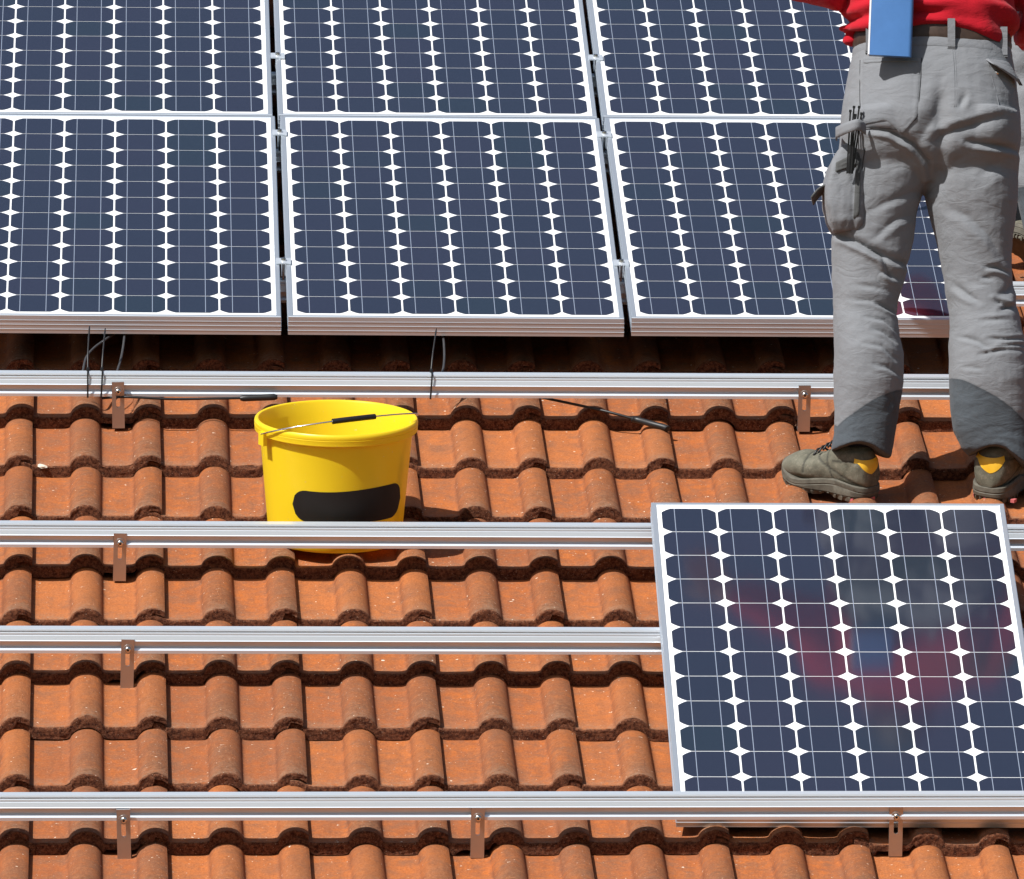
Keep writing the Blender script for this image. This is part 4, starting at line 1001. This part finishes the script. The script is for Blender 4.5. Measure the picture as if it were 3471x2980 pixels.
def person_second():
    """crouching, facing the first worker, leaning over the panels"""
    mat = Matrix.Translation(MR @ Vector((1.585, 3.80, 0.045))) @ Matrix.Rotation(R(92), 4, 'Z')
    hip = Vector((0, -0.13, 0.50)); chest = Vector((0, 0.27, 0.86)); neck = Vector((0, 0.34, 0.97)); head = Vector((0, 0.40, 1.10))
    legs = [[(0.10 * s, -0.13, 0.50), (0.15 * s, 0.20, 0.54 - 0.05 * s), (0.14 * s, 0.12, 0.12)] for s in (-1, 1)]
    arms = [[(0.19 * s, 0.27, 0.86), (0.25 * s, 0.40, 0.66), (0.13 * s, 0.50, 0.50)] for s in (-1, 1)]
    def spine(r_): return [(*hip, r_[0]), (*(hip * 0.55 + chest * 0.45), r_[1]), (*chest, r_[2])]
    b = MB()
    cap_limb(b, spine((0.125, 0.12, 0.12)), 20); cap_limb(b, [(-0.12, 0.27, 0.86, 0.075), (0.12, 0.27, 0.86, 0.075)], 16); cap_limb(b, [(*chest, 0.06), (*neck, 0.056), (*(neck * 0.4 + head * 0.6), 0.055)])
    b.loft([ring(0, 0.41 + oy, z + 0.0, hx, yb, yf, 24, 2.1) for z, hx, yb, yf, oy in [(0.985, 0.04, 0.03, 0.05, 0.03), (1.01, 0.056, 0.06, 0.07, 0.02), (1.06, 0.070, 0.09, 0.085, 0.0), (1.10, 0.075, 0.098, 0.09, 0.0), (1.14, 0.074, 0.098, 0.085, 0.0), (1.18, 0.058, 0.075, 0.064, 0.0), (1.205, 0.026, 0.035, 0.03, 0.0)]])
    cap_limb(b, [(0, 0.505, 1.095, 0.010), (0, 0.515, 1.068, 0.014)], 10)
    for s in (-1, 1): cap_limb(b, [(0.078 * s, 0.41, 1.10, 0.013), (0.076 * s, 0.415, 1.07, 0.010)], 10)
    for l in legs: cap_limb(b, [(*l[0], 0.085), (*l[1], 0.055), (*l[2], 0.036)])
    for i, a in enumerate(arms):
        s = (-1, 1)[i]; el, wr = Vector(a[1]), Vector(a[2]); f = (wr - el).normalized(); u_ = Vector((0, 0.2, 1)); u_ = (u_ - f * u_.dot(f)).normalized(); s_ = f.cross(u_)
        cap_limb(b, [(*a[0], 0.05), (*a[1], 0.040), (*a[2], 0.027)])
        b.loft([[tuple(wr + f * t + s_ * math.cos(k * math.pi / 8) * hw + u_ * math.sin(k * math.pi / 8) * ht) for k in range(16)] for t, hw, ht in ((0.0, 0.026, 0.017), (0.03, 0.036, 0.016), (0.07, 0.042, 0.014), (0.095, 0.038, 0.010))])
        for o_, L, q in ((-0.030, 0.060, 0.4), (-0.010, 0.074, 0.45), (0.011, 0.070, 0.5), (0.030, 0.054, 0.6)):
            p = wr + f * 0.09 + s_ * o_; P = [(*p, 0.0092)]; dv = f.copy()
            for seg in (0.46, 0.31, 0.23): dv = (dv - u_ * q * 0.6).normalized(); p = p + dv * L * seg; P.append((*p, 0.0088 - 0.001 * len(P)))
            cap_limb(b, P, 8)
        p = wr + f * 0.028 - s_ * s * 0.034; P = [(*p, 0.0115)]; dv = (f * 0.7 - s_ * s * 0.7).normalized()
        for seg in (0.032, 0.026): p = p + dv * seg; P.append((*p, 0.0095)); dv = (dv + f * 0.35).normalized()
        cap_limb(b, P, 8)
    body = link('person', voxel(b, 0.0055, 3), M['skin'], None, True); body.matrix_world = mat
    tag(body, 'second worker in grey trousers crouching at the far right photo edge, mostly hidden', 'person', 'workers on the roof')
    b = MB(); cap_limb(b, [(*hip, 0.150), (0, -0.06, 0.57, 0.145)], 20)
    for l in legs:
        k, f_ = Vector(l[1]), Vector(l[2]); cap_limb(b, [(*l[0], 0.115), (*(Vector(l[0]) * 0.5 + k * 0.5), 0.10), (*k, 0.080), (*(k * 0.6 + f_ * 0.4), 0.082), (*f_, 0.075)], 20)
    tm = voxel(b, 0.007, 5); co, no = coords(tm)
    d = np.array([0.010 * noise.noise(Vector((c[0] * 9, c[1] * 14, c[2] * 16))) + 0.004 * noise.noise(Vector((c[0] * 25, c[1] * 40, c[2] * 30))) for c in co]); setco(tm, co + no * d[:, None])
    tm.attributes.new('cuff', 'FLOAT', 'POINT').data.foreach_set('value', np.clip(0.21 - coords(tm)[0][:, 2], -0.05, 0.05))
    link('trousers', tm, M['trouser'], body, True)
    b = MB(); cap_limb(b, [(0, -0.05, 0.585, 0.150), (*(hip * 0.4 + chest * 0.6), 0.150), (*chest, 0.150)], 22); cap_limb(b, [(-0.13, 0.28, 0.87, 0.09), (0.13, 0.28, 0.87, 0.09)], 16)
    for a in arms: wr = Vector(a[1]) * 0.25 + Vector(a[2]) * 0.75; cap_limb(b, [(*a[0], 0.080), (*a[1], 0.064), (*wr, 0.048)], 18)
    sm = voxel(b, 0.007, 5); co, no = coords(sm); d = np.array([0.010 * noise.noise(Vector((c[0] * 9, c[1] * 16, c[2] * 16))) for c in co]); setco(sm, co + no * d[:, None])
    link('shirt', sm, M['red'], body, True)
    b = MB(); b.loft([ring(0, 0.405, z, hx, yb, yf, 26, 2.1) for z, hx, yb, yf in [(1.05, 0.062, 0.088, 0.0), (1.09, 0.078, 0.104, 0.02), (1.13, 0.080, 0.106, 0.06), (1.17, 0.068, 0.088, 0.078), (1.205, 0.036, 0.046, 0.042)]])
    link('hair', voxel(b, 0.006, 3), M['hair'], body, True)
    inv = mat.inverted()
    for l, sp in zip(legs, (-8, 10)): place_boot(UP, SOLE, body, mat @ Vector((l[2][0], l[2][1] - 0.05, 0.02)), R(-62 + sp), inv, (R(-50), R(50)))
person_second()
